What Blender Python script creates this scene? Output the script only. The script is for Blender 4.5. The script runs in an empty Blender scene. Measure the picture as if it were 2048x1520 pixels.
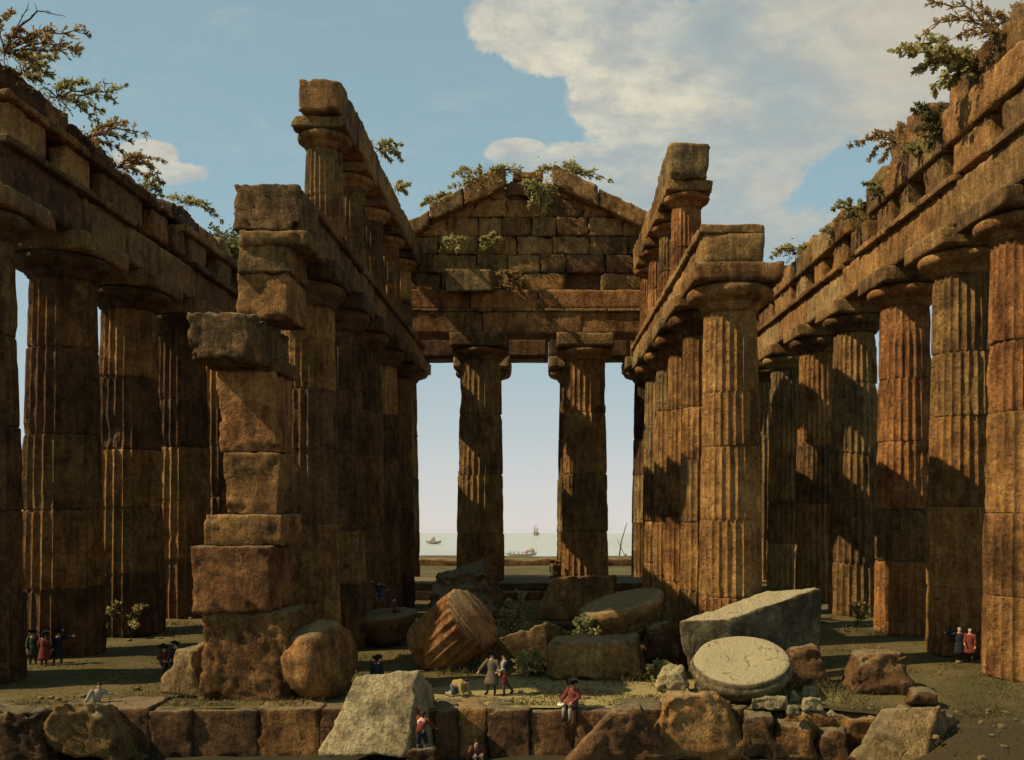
import bpy, math, random
from mathutils import Vector, Matrix, noise
random.seed(7)
R = math.radians
C = bpy.context.scene.collection
# ---------------------------------------------------------------- camera
F, HY, VX, H = 1750.0, 1000.0, 1085.0, 8.2
cd = bpy.data.cameras.new('camera'); cam = bpy.data.objects.new('camera', cd); C.objects.link(cam)
cam.location = (0, 0, H); cam.rotation_euler = (R(90), 0, 0)
cd.sensor_width = 36; cd.lens = 36*F/2048.0
cd.shift_x = -(VX-1024)/2048.0; cd.shift_y = (HY-760)/2048.0
cd.clip_end = 6000; cd.clip_start = .5
bpy.context.scene.camera = cam
def P(px, py, D): return Vector(((px-VX)/F*D, D, H+(HY-py)/F*D))
def G(px, py, z=0.0):                       # a point of the floor at height z
    D = (H-z)*F/(py-HY); return P(px, py, D)
# ---------------------------------------------------------------- light
SUN_EL, SUN_AZ = 45.0, 13.0                 # azimuth: degrees from -X towards the viewer
sd = Vector((-math.cos(R(SUN_AZ))*math.cos(R(SUN_EL)), -math.sin(R(SUN_AZ))*math.cos(R(SUN_EL)), math.sin(R(SUN_EL))))
sl = bpy.data.lights.new('sun', 'SUN'); sl.energy = 5.0; sl.angle = R(.5); sl.color = (1, .81, .54)
sun = bpy.data.objects.new('sun', sl); C.objects.link(sun); sun.rotation_euler = sd.to_track_quat('Z', 'Y').to_euler(); sun.location = (-60, -30, 80)
vs = bpy.context.scene.view_settings
vs.view_transform = 'Standard'; vs.look = 'None'; vs.exposure = 0.14; vs.gamma = 1.0
class NT:
    def __init__(s, t): s.t = t; s.n = t.nodes; s.l = t.links
    def new(s, ty, **k):
        n = s.n.new(ty)
        for a, b in k.items():
            setattr(n, a, b)
        return n
    def put(s, sock, v):
        if isinstance(v, bpy.types.NodeSocket): s.l.new(v, sock)
        elif v is not None: sock.default_value = v
    def m(s, op, a, b=None, c=None, clamp=False):
        n = s.n.new('ShaderNodeMath'); n.operation = op; n.use_clamp = clamp
        for i, v in enumerate((a, b, c)): s.put(n.inputs[i], v)
        return n.outputs[0]
    def mix(s, f, a, b, bt='MIX'):
        n = s.n.new('ShaderNodeMix'); n.data_type = 'RGBA'; n.blend_type = bt
        s.put(n.inputs[0], f); s.put(n.inputs[6], a); s.put(n.inputs[7], b); return n.outputs[2]
    def noise(s, vec, scale, det=5, rough=.55, dist=0):
        n = s.n.new('ShaderNodeTexNoise'); s.put(n.inputs['Vector'], vec); n.inputs['Scale'].default_value = scale
        n.inputs['Detail'].default_value = det; n.inputs['Roughness'].default_value = rough; n.inputs['Distortion'].default_value = dist
        return n.outputs[0]
    def scl(s, vec, v):
        n = s.n.new('ShaderNodeVectorMath'); n.operation = 'MULTIPLY'; s.put(n.inputs[0], vec); n.inputs[1].default_value = v; return n.outputs[0]
    def ramp(s, f, st):
        n = s.n.new('ShaderNodeValToRGB'); s.put(n.inputs[0], f); e = n.color_ramp.elements
        while len(e) < len(st): e.new(.5)
        for i, (p, c) in enumerate(st): e[i].position = p; e[i].color = (*c, 1)
        return n.outputs[0]
    def ss(s, v, a, b):
        n = s.n.new('ShaderNodeMapRange'); n.interpolation_type = 'SMOOTHSTEP'; s.put(n.inputs[0], v)
        n.inputs[1].default_value = a; n.inputs[2].default_value = b; return n.outputs[0]
def world():
    w = bpy.data.worlds.new('World'); bpy.context.scene.world = w; w.use_nodes = True
    t = NT(w.node_tree); t.n.clear()
    out = t.new('ShaderNodeOutputWorld'); bg = t.new('ShaderNodeBackground')
    sky = t.new('ShaderNodeTexSky', sky_type='NISHITA', sun_disc=False)
    sky.sun_elevation = R(SUN_EL); sky.sun_rotation = math.atan2(sd.x, sd.y)
    sky.dust_density = 2.0; sky.air_density = 1.0
    nis = t.mix(1.0, sky.outputs[0], (.10, .10, .10, 1), 'MULTIPLY')
    tc = t.new('ShaderNodeTexCoord').outputs['Generated']
    sp = t.new('ShaderNodeSeparateXYZ'); t.put(sp.inputs[0], tc); x, y, z = sp.outputs
    yy = t.m('MAXIMUM', y, .06)
    U = t.m('DIVIDE', x, yy); V = t.m('DIVIDE', z, yy)
    grad = t.ramp(t.m('ADD', t.m('MULTIPLY', z, 1.0), .1), [
        (.00, (.62, .59, .54)), (.075, (.66, .62, .575)), (.115, (.60, .605, .59)), (.17, (.48, .54, .56)), (.26, (.365, .475, .52)),
        (.40, (.285, .43, .49)), (.60, (.24, .365, .415)), (1.0, (.13, .19, .25))])
    col = t.mix(.06, grad, nis)
    cb = t.new('ShaderNodeCombineXYZ'); t.put(cb.inputs[0], U); t.put(cb.inputs[1], V)
    vec = cb.outputs[0]
    n1 = t.noise(vec, 6.5, 12, .66, .2); n2 = t.noise(t.scl(vec, (1, 1.9, 1)), 3.2, 7, .6, .4); n3 = t.noise(t.scl(vec, (1, 1.6, 1)), 17, 7, .65)
    dens = None
    for cx, cy, rx, ry, wt in [(1170, 50, 270, 110, 1.5), (1320, 180, 200, 130, 1.5), (1560, 230, 260, 120, .65), (1400, 330, 260, 150, 1.0), (1640, 90, 420, 150, 1.0),
                               (1035, 305, 70, 34, 1.3), (1160, 335, 150, 60, .9), (1540, 450, 240, 80, .45), (290, 312, 75, 38, 1.3), (345, 345, 80, 28, .9), (1800, 200, 300, 130, .7), (1760, 120, 260, 130, 1.4), (1900, 60, 420, 160, 1.6), (1700, 60, 300, 120, 1.4)]:
        a = t.m('DIVIDE', t.m('SUBTRACT', U, (cx-VX)/F), rx/F); b = t.m('DIVIDE', t.m('SUBTRACT', V, (HY-cy)/F), ry/F)
        r2 = t.m('ADD', t.m('MULTIPLY', a, a), t.m('MULTIPLY', b, b))
        d = t.m('MULTIPLY', t.m('SUBTRACT', 1.0, r2), wt)
        dens = d if dens is None else t.m('MAXIMUM', dens, d)
    dens = t.m('MAXIMUM', dens, -1.0)
    dd = t.m('ADD', dens, t.m('MULTIPLY', t.m('SUBTRACT', n1, .5), 3.0))
    cov = t.ss(dd, .08, .42)
    brk = t.ss(n2, .38, .62)
    cov = t.m('MULTIPLY', cov, t.m('ADD', .52, t.m('MULTIPLY', brk, .46)))
    ccol = t.ramp(t.m('ADD', t.m('MULTIPLY', n3, .45), t.m('MULTIPLY', n2, .55)), [(.34, (.31, .33, .33)), (.46, (.46, .45, .40)), (.56, (.66, .61, .48)), (.68, (.80, .75, .60))])
    edge = t.ss(U, .02, .42)
    ccol = t.mix(t.m('MULTIPLY', edge, .65), ccol, (.42, .40, .34, 1))
    wisp = t.m('MULTIPLY', t.ss(t.noise(t.scl(vec, (1, 3, 1)), 5, 8, .7, .6), .5, .8), .35)
    col = t.mix(wisp, col, (.50, .50, .46, 1))
    col = t.mix(cov, col, ccol)
    t.put(bg.inputs[0], col); bg.inputs[1].default_value = 1.0
    t.l.new(bg.outputs[0], out.inputs[0])
world()
# ---------------------------------------------------------------- materials
def mat(name):
    m = bpy.data.materials.new(name); m.use_nodes = True; t = NT(m.node_tree)
    b = t.n['Principled BSDF']; b.inputs['Specular IOR Level'].default_value = .2; return m, t, b
def stone(name, c0, c1, c2, c3, bump=.75, sc=1.0, topc=(.26, .23, .12), topf=.45):
    w = (1.0, 1.0, 1.0) if 'pale' in name else (1.10, .96, .78); c0 = [a*.66*k for a, k in zip(c0, w)]; c1 = [a*.82*k for a, k in zip(c1, w)]; c2 = [a*1.16*k for a, k in zip(c2, w)]; c3 = [a*1.18*k for a, k in zip(c3, w)]
    m, t, b = mat(name)
    pos = t.new('ShaderNodeNewGeometry'); p = pos.outputs['Position']; nz = t.new('ShaderNodeSeparateXYZ'); t.put(nz.inputs[0], pos.outputs['Normal'])
    oi = t.new('ShaderNodeObjectInfo').outputs['Random']
    n1 = t.noise(p, .42*sc, 6, .6, .3); st = t.noise(t.scl(p, (2.2, 2.2, .5)), 1.0*sc, 6, .65, .5); n3 = t.noise(p, 5*sc, 8, .68)
    n4 = t.noise(p, 1.6*sc, 7, .65, .5)
    f = t.m('ADD', t.m('ADD', t.m('MULTIPLY', n1, .36), t.m('MULTIPLY', st, .36)), t.m('MULTIPLY', n4, .28))
    f = t.m('ADD', f, t.m('MULTIPLY', t.m('SUBTRACT', oi, .5), .10))
    col = t.ramp(f, [(.30, c0), (.43, c1), (.55, c2), (.70, c3)])
    g = t.ss(t.m('ADD', t.m('MULTIPLY', n3, .5), t.m('MULTIPLY', t.noise(p, 17*sc, 6, .75), .5)), .32, .68)
    col = t.mix(.8, col, t.mix(g, (.25, .23, .2, 1), (1.5, 1.45, 1.35, 1)), 'MULTIPLY')
    # rust and lichen patches belonging to the stone
    col = t.mix(t.m('MULTIPLY', t.ss(t.noise(p, .9*sc, 5, .6, .8), .56, .70), .38), col, (.22, .095, .035, 1))
    col = t.mix(t.m('MULTIPLY', t.ss(t.noise(p, 1.3*sc, 6, .7, .4), .56, .68), .32), col, (.17, .135, .06, 1))
    col = t.mix(t.m('MULTIPLY', t.ss(nz.outputs[2], .5, .85), topf), col, (*topc, 1))  # lichen tint on upward faces; the slab stone paints sunlight with it
    vo = t.new('ShaderNodeTexVoronoi'); t.put(vo.inputs['Vector'], p); vo.inputs['Scale'].default_value = 5.2*sc; t.put(vo.inputs['Vector'], t.scl(p, (1, 1, .6)))
    pit = t.ss(vo.outputs['Distance'], .06, .26); pm = t.ss(t.noise(p, 1.9*sc, 3), .57, .66)
    pitf = t.m('SUBTRACT', 1.0, t.m('MULTIPLY', t.m('SUBTRACT', 1.0, pit), pm))
    col = t.mix(t.m('MULTIPLY', t.m('SUBTRACT', 1.0, pitf), .6), col, (.05, .03, .018, 1))
    dv = t.new('ShaderNodeVectorMath'); dv.operation = 'ADD'; t.put(dv.inputs[0], p); nd = t.new('ShaderNodeTexNoise'); t.put(nd.inputs['Vector'], p); nd.inputs['Scale'].default_value = 1.1; nd.inputs['Detail'].default_value = 4; t.put(dv.inputs[1], nd.outputs[1])
    vc = t.new('ShaderNodeTexVoronoi', feature='DISTANCE_TO_EDGE'); t.put(vc.inputs['Vector'], dv.outputs[0]); vc.inputs['Scale'].default_value = .5*sc
    crk = t.m('SUBTRACT', 1.0, t.ss(vc.outputs['Distance'], .0, .035)); crk = t.m('MULTIPLY', crk, t.ss(n4, .52, .62))
    col = t.mix(t.m('MULTIPLY', crk, .45), col, (.03, .018, .01, 1))
    hgt = t.m('ADD', t.m('ADD', t.m('MULTIPLY', n3, .8), t.m('MULTIPLY', n4, .9)), t.m('SUBTRACT', t.m('MULTIPLY', pitf, .55), t.m('MULTIPLY', crk, .4)))
    hgt = t.m('ADD', hgt, t.m('MULTIPLY', t.noise(t.scl(p, (3, 3, 1.1)), 2.4, 7, .7), .55))
    bp = t.new('ShaderNodeBump'); bp.inputs['Strength'].default_value = bump; bp.inputs['Distance'].default_value = .22
    t.put(bp.inputs['Height'], hgt); t.l.new(bp.outputs[0], b.inputs['Normal'])
    t.put(b.inputs['Base Color'], col); b.inputs['Roughness'].default_value = .88
    return m
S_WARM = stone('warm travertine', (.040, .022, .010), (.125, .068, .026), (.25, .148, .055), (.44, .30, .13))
S_RUST = stone('rusty travertine', (.040, .020, .009), (.135, .064, .025), (.255, .132, .050), (.43, .27, .11))
S_OLIVE = stone('olive travertine', (.035, .023, .011), (.105, .068, .029), (.20, .132, .054), (.38, .27, .12))
S_GREY = stone('grey brown travertine', (.050, .037, .020), (.14, .103, .052), (.25, .188, .092), (.44, .34, .18))
S_PALE = stone('pale travertine', (.09, .072, .038), (.20, .165, .085), (.35, .285, .15), (.52, .43, .25))
S_SLAB = stone('pale topped travertine', (.04, .032, .018), (.10, .08, .042), (.17, .14, .075), (.30, .25, .14), topc=(.46, .385, .21), topf=.75)  # sunlit top over shaded sides, painted into the stone colour
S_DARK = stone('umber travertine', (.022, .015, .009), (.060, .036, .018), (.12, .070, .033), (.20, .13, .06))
def ground_mat(name, grass, dirt, lo=.42, hi=.58, dark_patch=None):
    m, t, b = mat(name); p = t.new('ShaderNodeNewGeometry').outputs['Position']
    n1 = t.noise(p, .22, 7, .62, .4); n2 = t.noise(p, 2.5, 8, .7); n3 = t.noise(p, 11, 6, .7)
    col = t.mix(t.ss(t.m('ADD', t.m('MULTIPLY', n1, .7), t.m('MULTIPLY', n2, .3)), lo, hi), grass, dirt)
    col = t.mix(.7, col, t.mix(n3, (.35, .35, .35, 1), (1.6, 1.55, 1.4, 1)), 'MULTIPLY')
    if dark_patch:                                     # darker ground beyond the crumbled edge
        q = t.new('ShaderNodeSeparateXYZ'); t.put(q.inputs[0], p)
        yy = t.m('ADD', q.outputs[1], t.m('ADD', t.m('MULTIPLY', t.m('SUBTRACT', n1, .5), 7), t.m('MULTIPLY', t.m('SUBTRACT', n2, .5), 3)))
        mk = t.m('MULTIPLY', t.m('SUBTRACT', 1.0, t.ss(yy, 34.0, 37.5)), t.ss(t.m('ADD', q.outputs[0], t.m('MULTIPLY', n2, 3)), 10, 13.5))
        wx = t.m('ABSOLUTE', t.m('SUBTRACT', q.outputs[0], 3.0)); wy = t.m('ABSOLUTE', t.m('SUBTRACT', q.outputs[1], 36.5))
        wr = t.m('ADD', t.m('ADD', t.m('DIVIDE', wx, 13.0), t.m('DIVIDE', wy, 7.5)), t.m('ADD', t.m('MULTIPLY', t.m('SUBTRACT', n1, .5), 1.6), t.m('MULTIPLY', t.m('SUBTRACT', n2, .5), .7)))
        worn = t.m('SUBTRACT', 1.0, t.ss(wr, .55, 1.05))  # pool of sunlight painted into the centre floor colour, not wear
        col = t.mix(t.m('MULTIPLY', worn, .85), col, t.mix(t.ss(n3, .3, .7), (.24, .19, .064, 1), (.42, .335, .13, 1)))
        col = t.mix(t.m('MULTIPLY', mk, .9), col, dark_patch)
    bp = t.new('ShaderNodeBump'); bp.inputs['Strength'].default_value = .7; bp.inputs['Distance'].default_value = .15
    t.put(bp.inputs['Height'], t.m('ADD', n2, t.m('MULTIPLY', n3, .5))); t.l.new(bp.outputs[0], b.inputs['Normal'])
    t.put(b.inputs['Base Color'], col); b.inputs['Roughness'].default_value = .95; return m
M_FLOOR = ground_mat('turf and dirt', (.080, .067, .021, 1), (.132, .100, .036, 1), dark_patch=(.045, .032, .013, 1))
M_SLOPE = ground_mat('shadowy earth', (.055, .048, .018, 1), (.12, .09, .04, 1))
M_LOW = ground_mat('dark soil', (.030, .028, .012, 1), (.05, .036, .018, 1))
M_FAR = ground_mat('far turf', (.12, .115, .04, 1), (.09, .07, .035, 1))
def leafm(name, a, b_):
    m, t, b = mat(name); oi = t.new('ShaderNodeNewGeometry'); n = t.noise(oi.outputs['Position'], 2.2, 3)
    rp = t.m('ADD', t.m('MULTIPLY', oi.outputs['Random Per Island'], .6), t.m('MULTIPLY', n, .4))
    t.put(b.inputs['Base Color'], t.mix(t.ss(rp, .2, .75), a, b_)); b.inputs['Roughness'].default_value = .7
    tr = t.new('ShaderNodeBsdfTranslucent'); t.put(tr.inputs[0], t.mix(t.ss(rp, .2, .75), a, b_)); mx = t.new('ShaderNodeMixShader'); mx.inputs[0].default_value = .5
    o = t.n['Material Output']; t.l.new(b.outputs[0], mx.inputs[1]); t.l.new(tr.outputs[0], mx.inputs[2]); t.l.new(mx.outputs[0], o.inputs[0]); return m
L_GREEN = leafm('green leaves', (.17, .165, .055, 1), (.42, .39, .15, 1))
L_DARK = leafm('dark leaves', (.07, .075, .028, 1), (.20, .195, .07, 1))
L_OLIVE = leafm('olive leaves', (.22, .20, .065, 1), (.54, .47, .18, 1))
L_RUST = leafm('autumn leaves', (.24, .15, .05, 1), (.48, .33, .13, 1))
L_GRASS = leafm('grass blades', (.075, .07, .022, 1), (.20, .17, .06, 1))
def plain(name, c, rough=.8, var=.35):
    m, t, b = mat(name); p = t.new('ShaderNodeNewGeometry').outputs['Position']; n = t.noise(p, 14, 4)
    c = (*c, 1); t.put(b.inputs['Base Color'], t.mix(var, c, t.mix(n, (.2, .2, .2, 1), (1.8, 1.8, 1.8, 1)), 'MULTIPLY')); b.inputs['Roughness'].default_value = rough; return m
BARK = plain('bark', (.10, .06, .03)); SKIN = plain('skin', (.50, .27, .17), .6, .1); BLACK = plain('black felt', (.012, .011, .012))
HAIR = plain('dark hair', (.03, .018, .01)); WIG = plain('powdered wig', (.32, .28, .21)); WHITE = plain('white linen', (.25, .23, .18), .9, .6)
RED = plain('red cloth', (.15, .034, .02), .9, .8); NAVY = plain('navy cloth', (.014, .017, .024)); GREEN = plain('green cloth', (.035, .055, .03)); BROWN = plain('brown cloth', (.12, .09, .05), .9, .6)
YELLOW = plain('yellow cloth', (.26, .20, .06), .9, .6); STOCK = plain('grey stockings', (.06, .05, .035)); PAPER = plain('drawing paper', (.75, .7, .6), .8, .1); WOOD = plain('boat wood', (.36, .31, .22)); DUSK = plain('maroon cloth', (.10, .035, .02))
SAIL = plain('faded sail', (.42, .40, .34)); AWN = plain('pink awning', (.50, .33, .27)); BLUE = plain('blue cloth', (.08, .10, .14))
def sea_mat():
    m, t, b = mat('sea water'); p = t.new('ShaderNodeNewGeometry').outputs['Position']
    n = t.noise(t.scl(p, (.02, .09, 1)), 1, 8, .65); n2 = t.noise(t.scl(p, (.003, .012, 1)), 1, 4)
    t.put(b.inputs['Base Color'], t.mix(t.ss(t.m('ADD', t.m('MULTIPLY', n, .5), t.m('MULTIPLY', n2, .5)), .35, .65), (.40, .42, .37, 1), (.48, .49, .43, 1)))  # sea haze is put into these pale, close water colours
    bp = t.new('ShaderNodeBump'); bp.inputs['Strength'].default_value = .5; bp.inputs['Distance'].default_value = 2; t.put(bp.inputs['Height'], n); t.l.new(bp.outputs[0], b.inputs['Normal'])
    b.inputs['Roughness'].default_value = .35; return m
# ---------------------------------------------------------------- mesh helpers
def rawmesh(name, vs_, fs, m, smooth=True):
    me = bpy.data.meshes.new(name); me.from_pydata([tuple(v) for v in vs_], [], fs); me.materials.append(m)
    if smooth: me.polygons.foreach_set('use_smooth', [True]*len(me.polygons))
    me.update(); return me
def tag(o, label, cat, group=None, kind=None):
    if label: o['label'] = label
    if cat: o['category'] = cat
    if group: o['group'] = group
    if kind: o['kind'] = kind
def base_of(vs_):
    xs = [v[0] for v in vs_]; ys = [v[1] for v in vs_]; zs = [v[2] for v in vs_]
    return Vector(((min(xs)+max(xs))/2, (min(ys)+max(ys))/2, min(zs)))
def top(name, geo, m, label, cat, group=None, kind=None, smooth=True):
    vs_, fs = geo; o0 = base_of(vs_); o = bpy.data.objects.new(name, rawmesh(name, [Vector(v)-o0 for v in vs_], fs, m, smooth))
    C.objects.link(o); o.location = o0; tag(o, label, cat, group, kind); return o
def empty(name, loc, label, cat, group=None, rz=0):
    o = bpy.data.objects.new(name, None); C.objects.link(o); o.location = loc; o.rotation_euler = (0, 0, rz); o.empty_display_size = .3; tag(o, label, cat, group); return o
def part(name, geo, m, parent, off=None, smooth=True, label=None):
    vs_, fs = geo; off = parent.location if off is None else off
    o = bpy.data.objects.new(name, rawmesh(name, [Vector(v)-Vector(off) for v in vs_], fs, m, smooth)); C.objects.link(o); o.parent = parent
    if label: o['label'] = label
    return o
def join(*gs):
    V, Fc = [], []
    for v, f in gs:
        k = len(V); V += v; Fc += [tuple(i+k for i in q) for q in f]
    return V, Fc
def fbm(p, s, seed=0, o=4):
    return noise.fractal(Vector((p[0]*s+seed*7.31, p[1]*s-seed*3.17, p[2]*s+seed*5.71)), .9, 2.1, o)
def hexa(c8, step=.3, rr=.1, amp=.05, seed=0, cut=.0, nmax=26):
    """worn block between eight corners: rounded, chipped edges and uneven faces"""
    c = [Vector(v) for v in c8]
    L = [((c[1]-c[0]).length+(c[6]-c[7]).length)/2, ((c[3]-c[0]).length+(c[6]-c[5]).length)/2, ((c[4]-c[0]).length+(c[6]-c[2]).length)/2]
    n = [max(4, min(nmax, int(l/step))) for l in L]
    mn = min(L)/2; idx = {}; V = []; Fc = []
    def ts(i, k):
        t = i/n[k]; u = t*2-1; return math.copysign(abs(u)**.8, u)     # more rows near the edges
    def vert(i, j, k):
        key = (i, j, k)
        if key in idx: return idx[key]
        u = [ts(i, 0), ts(j, 1), ts(k, 2)]
        p = [u[a]*L[a]/2 for a in range(3)]
        w = c[0].lerp(c[1], (u[0]+1)/2).lerp(c[3].lerp(c[2], (u[0]+1)/2), (u[1]+1)/2).lerp(c[4].lerp(c[5], (u[0]+1)/2).lerp(c[7].lerp(c[6], (u[0]+1)/2), (u[1]+1)/2), (u[2]+1)/2)
        q0 = fbm(w, 1.3, seed, 4); r = rr*.45*(1+1.8*q0)+max(0, q0-.12)*cut
        r = max(.02, min(mn*.95, r))
        q = [max(-(L[a]/2-r), min(L[a]/2-r, p[a])) for a in range(3)]
        d = Vector([p[a]-q[a] for a in range(3)]); l = d.length
        nrm = d.normalized() if l > 1e-6 else Vector((0, 0, 0))
        p2 = Vector(q)+nrm*min(r, l) if l > r else Vector(p)
        p2 += nrm*0
        # face offset
        dis = amp*(.6*fbm(w, .8, seed+3, 5)+.4*fbm(w, 3.1, seed+9, 3)+.7*(.22-abs(fbm(w, .95, seed+21, 3)))+.3*fbm(w, 6.5, seed+31, 2))
        a = max(range(3), key=lambda a: abs(u[a])); nn = Vector((0, 0, 0)); nn[a] = math.copysign(1, u[a])
        nn = nrm if l > 1e-6 and l > r*.5 else nn
        p2 += nn*dis
        s = [max(-.25, min(1.25, p2[a]/L[a]+.5)) for a in range(3)]
        w = c[0].lerp(c[1], s[0]).lerp(c[3].lerp(c[2], s[0]), s[1]).lerp(c[4].lerp(c[5], s[0]).lerp(c[7].lerp(c[6], s[0]), s[1]), s[2])
        idx[key] = len(V); V.append(w); return idx[key]
    for k, K in ((0, 0), (n[2], 1)):
        for i in range(n[0]):
            for j in range(n[1]):
                f = (vert(i, j, k), vert(i+1, j, k), vert(i+1, j+1, k), vert(i, j+1, k)); Fc.append(f if K else f[::-1])
    for j, K in ((0, 0), (n[1], 1)):
        for i in range(n[0]):
            for k in range(n[2]):
                f = (vert(i, j, k), vert(i, j, k+1), vert(i+1, j, k+1), vert(i+1, j, k)); Fc.append(f if K else f[::-1])
    for i, K in ((0, 0), (n[0], 1)):
        for j in range(n[1]):
            for k in range(n[2]):
                f = (vert(i, j, k), vert(i, j+1, k), vert(i, j+1, k+1), vert(i, j, k+1)); Fc.append(f if K else f[::-1])
    return V, Fc
def box8(x0, x1, y0, y1, z0, z1, jit=0, rnd=None):
    r = rnd or random
    pts = [(x0, y0, z0), (x1, y0, z0), (x1, y1, z0), (x0, y1, z0), (x0, y0, z1), (x1, y0, z1), (x1, y1, z1), (x0, y1, z1)]
    if jit: pts = [(a+r.uniform(-jit, jit), b+r.uniform(-jit, jit), c+r.uniform(-jit, jit)) for a, b, c in pts]
    return pts
def block(x0, x1, y0, y1, z0, z1, **k): 
    j = k.pop('jit', 0); return hexa(box8(x0, x1, y0, y1, z0, z1, j), **k)
def lathe(prof, cx, cy, seg=64, seed=0, amp=.03, sc=1.0):
    V, Fc = [], []
    for r, z in prof:
        for s in range(seg):
            a = 2*math.pi*s/seg; p = Vector((cx+r*math.cos(a), cy+r*math.sin(a), z))
            d = amp*fbm(p, sc, seed, 4)+amp*1.5*min(0, -fbm(p, .7, seed+5, 3)+.25)
            V.append((cx+(r+d)*math.cos(a), cy+(r+d)*math.sin(a), z))
    for k in range(len(prof)-1):
        for s in range(seg):
            s2 = (s+1) % seg; Fc.append((k*seg+s, k*seg+s2, (k+1)*seg+s2, (k+1)*seg+s))
    Fc.append(tuple(range(seg))[::-1]); Fc.append(tuple((len(prof)-1)*seg+s for s in range(seg)))
    return V, Fc
def drum(cx, cy, z0, z1, rf, seed, ero=1.0, nfl=24, per=4, dz=.45):
    """one fluted drum, worn and chipped; rf(z) is the shaft radius"""
    seg = nfl*per; V, Fc = [], []; n = max(5, int((z1-z0)/dz)); hs = []
    e = .05
    hs = [z0, z0+e, z0+e*3]+[z0+e*3+(z1-z0-6*e)*i/n for i in range(1, n)]+[z1-e*3, z1-e, z1]
    rot = random.uniform(-.04, .04)
    for iz, z in enumerate(hs):
        R0 = rf(z); endf = min(iz, len(hs)-1-iz)
        for s in range(seg):
            a = 2*math.pi*s/seg+rot; t = (s % per)/per
            fl = .09*R0*math.sin(math.pi*t)**.8
            x, y = math.cos(a), math.sin(a)
            p = (cx+x*R0, cy+y*R0, z)
            q = fbm((p[0], p[1], z*.6), .8, seed, 4)
            er = max(0, q-.18)*.55*ero
            fl = fl*max(0, 1-max(0, q-.15)*1.1)+er*R0*.16
            r = R0-fl+.018*fbm(p, 2.6, seed+2, 3)*ero
            if endf < 3:
                ch = max(0, fbm(p, .9, seed+11, 3)+.12)
                r -= (.075, .028, .0)[endf]*R0*(.35+1.5*ch)+(.06*ch if endf == 2 else 0)
            V.append((cx+r*x, cy+r*y, z))
    for k in range(len(hs)-1):
        for s in range(seg):
            s2 = (s+1) % seg; Fc.append((k*seg+s, k*seg+s2, (k+1)*seg+s2, (k+1)*seg+s))
    Fc.append(tuple(range(seg))[::-1]); Fc.append(tuple((len(hs)-1)*seg+s for s in range(seg)))
    return V, Fc
NCOL = [0]
def column(x, y, z0, ztop, rb, rt, ah, label, group, mats, ndr=5, seed=None, abh=.95, ech=1.15, eroA=1.0, far=False):
    NCOL[0] += 1; seed = NCOL[0]*3 if seed is None else seed
    e = empty('fluted_column', (x, y, z0), label, 'column', group)
    zs = ztop-abh-ech
    rf = lambda z: rb+(rt-rb)*((z-z0)/(zs-z0))**1.15
    cuts = [z0]+[z0+(zs-z0)*(i+random.uniform(-.16, .16))/ndr for i in range(1, ndr)]+[zs]
    for i in range(ndr):
        ox, oy = random.uniform(-.03, .03), random.uniform(-.03, .03)
        part('drum', drum(x+ox, y+oy, cuts[i], cuts[i+1], rf, seed+i, eroA*random.uniform(.5, 2.0), dz=.9 if far else .45, per=4 if (far or y > 66) else 5), random.choice(mats), e, smooth=False)
    A = ah
    prof = [(rt*.99, zs), (rt*1.0, zs+.08*ech), (rt*1.07, zs+.11*ech), (rt*1.07, zs+.17*ech), (rt*1.04, zs+.19*ech), (rt*1.13, zs+.23*ech), (rt*1.13, zs+.29*ech), (rt*1.10, zs+.31*ech), (rt*1.2, zs+.36*ech),
            (rt+(A-rt)*.62, zs+.44*ech), (rt+(A-rt)*.86, zs+.52*ech), (A*.985, zs+.64*ech), (A*1.01, zs+.76*ech), (A*.99, zs+.87*ech), (A*.93, zs+.96*ech), (A*.86, zs+ech)]
    part('echinus', lathe(prof, x, y, 64, seed, .04, 1.1), mats[0], e)
    part('abacus', block(x-A, x+A, y-A, y+A, zs+ech, ztop, step=.28, rr=.09, amp=.06, seed=seed+7, cut=.5, jit=.03), mats[-1], e)
    return e
# ---------------------------------------------------------------- setting
def sheet(x0, x1, y0, y1, nx, ny, zf):
    V = []; Fc = []
    for j in range(ny+1):
        for i in range(nx+1):
            x = x0+(x1-x0)*i/nx; y = y0+(y1-y0)*j/ny; V.append((x, y, zf(x, y)))
    for j in range(ny):
        for i in range(nx):
            a = j*(nx+1)+i; Fc.append((a, a+1, a+nx+2, a+nx+1))
    return V, Fc
def edge_y(x):                                # where the temple platform breaks off
    e = 34.25+.12*fbm((x, 0, 0), .5, 2, 2)
    if x > 7.2: e = 33.9+.5*fbm((x, 0, 0), .8, 4, 3)
    return e
EDGEX = 12.6
def floor_z(x, y):
    b = .10*fbm((x, y, 0), .18, 1, 4)+.05*fbm((x, y, 0), .9, 3, 3)
    if y > 112: return b-.0-min(40, max(0, y-130)*.9)
    if y < 35 and x < 12: b *= .3
    if x > 11 and y < 38:                       # right: the platform edge has crumbled to a slope
        k = min(1, (x-11)/4); b -= k*min(3.5, max(0, 38-y))*.16+max(0, 34.5-y)*.05
    return b
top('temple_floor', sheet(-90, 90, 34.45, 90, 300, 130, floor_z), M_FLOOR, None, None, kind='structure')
top('coastal_land', sheet(-320, 320, 90, 180, 80, 40, floor_z), M_FAR, None, None, kind='structure')
def side_z(x, y): return -.05+.4*fbm((x, y, 0), .05, 6, 3)
top('outer_ground', sheet(-320, -90, -60, 90, 30, 30, side_z), M_FAR, None, None, kind='structure')
top('outer_ground', sheet(90, 320, -60, 90, 30, 30, side_z), M_FAR, None, None, kind='structure')
def low_z(x, y):
    z = -1.8+.15*fbm((x, y, 0), .3, 8, 4)
    return z
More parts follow.
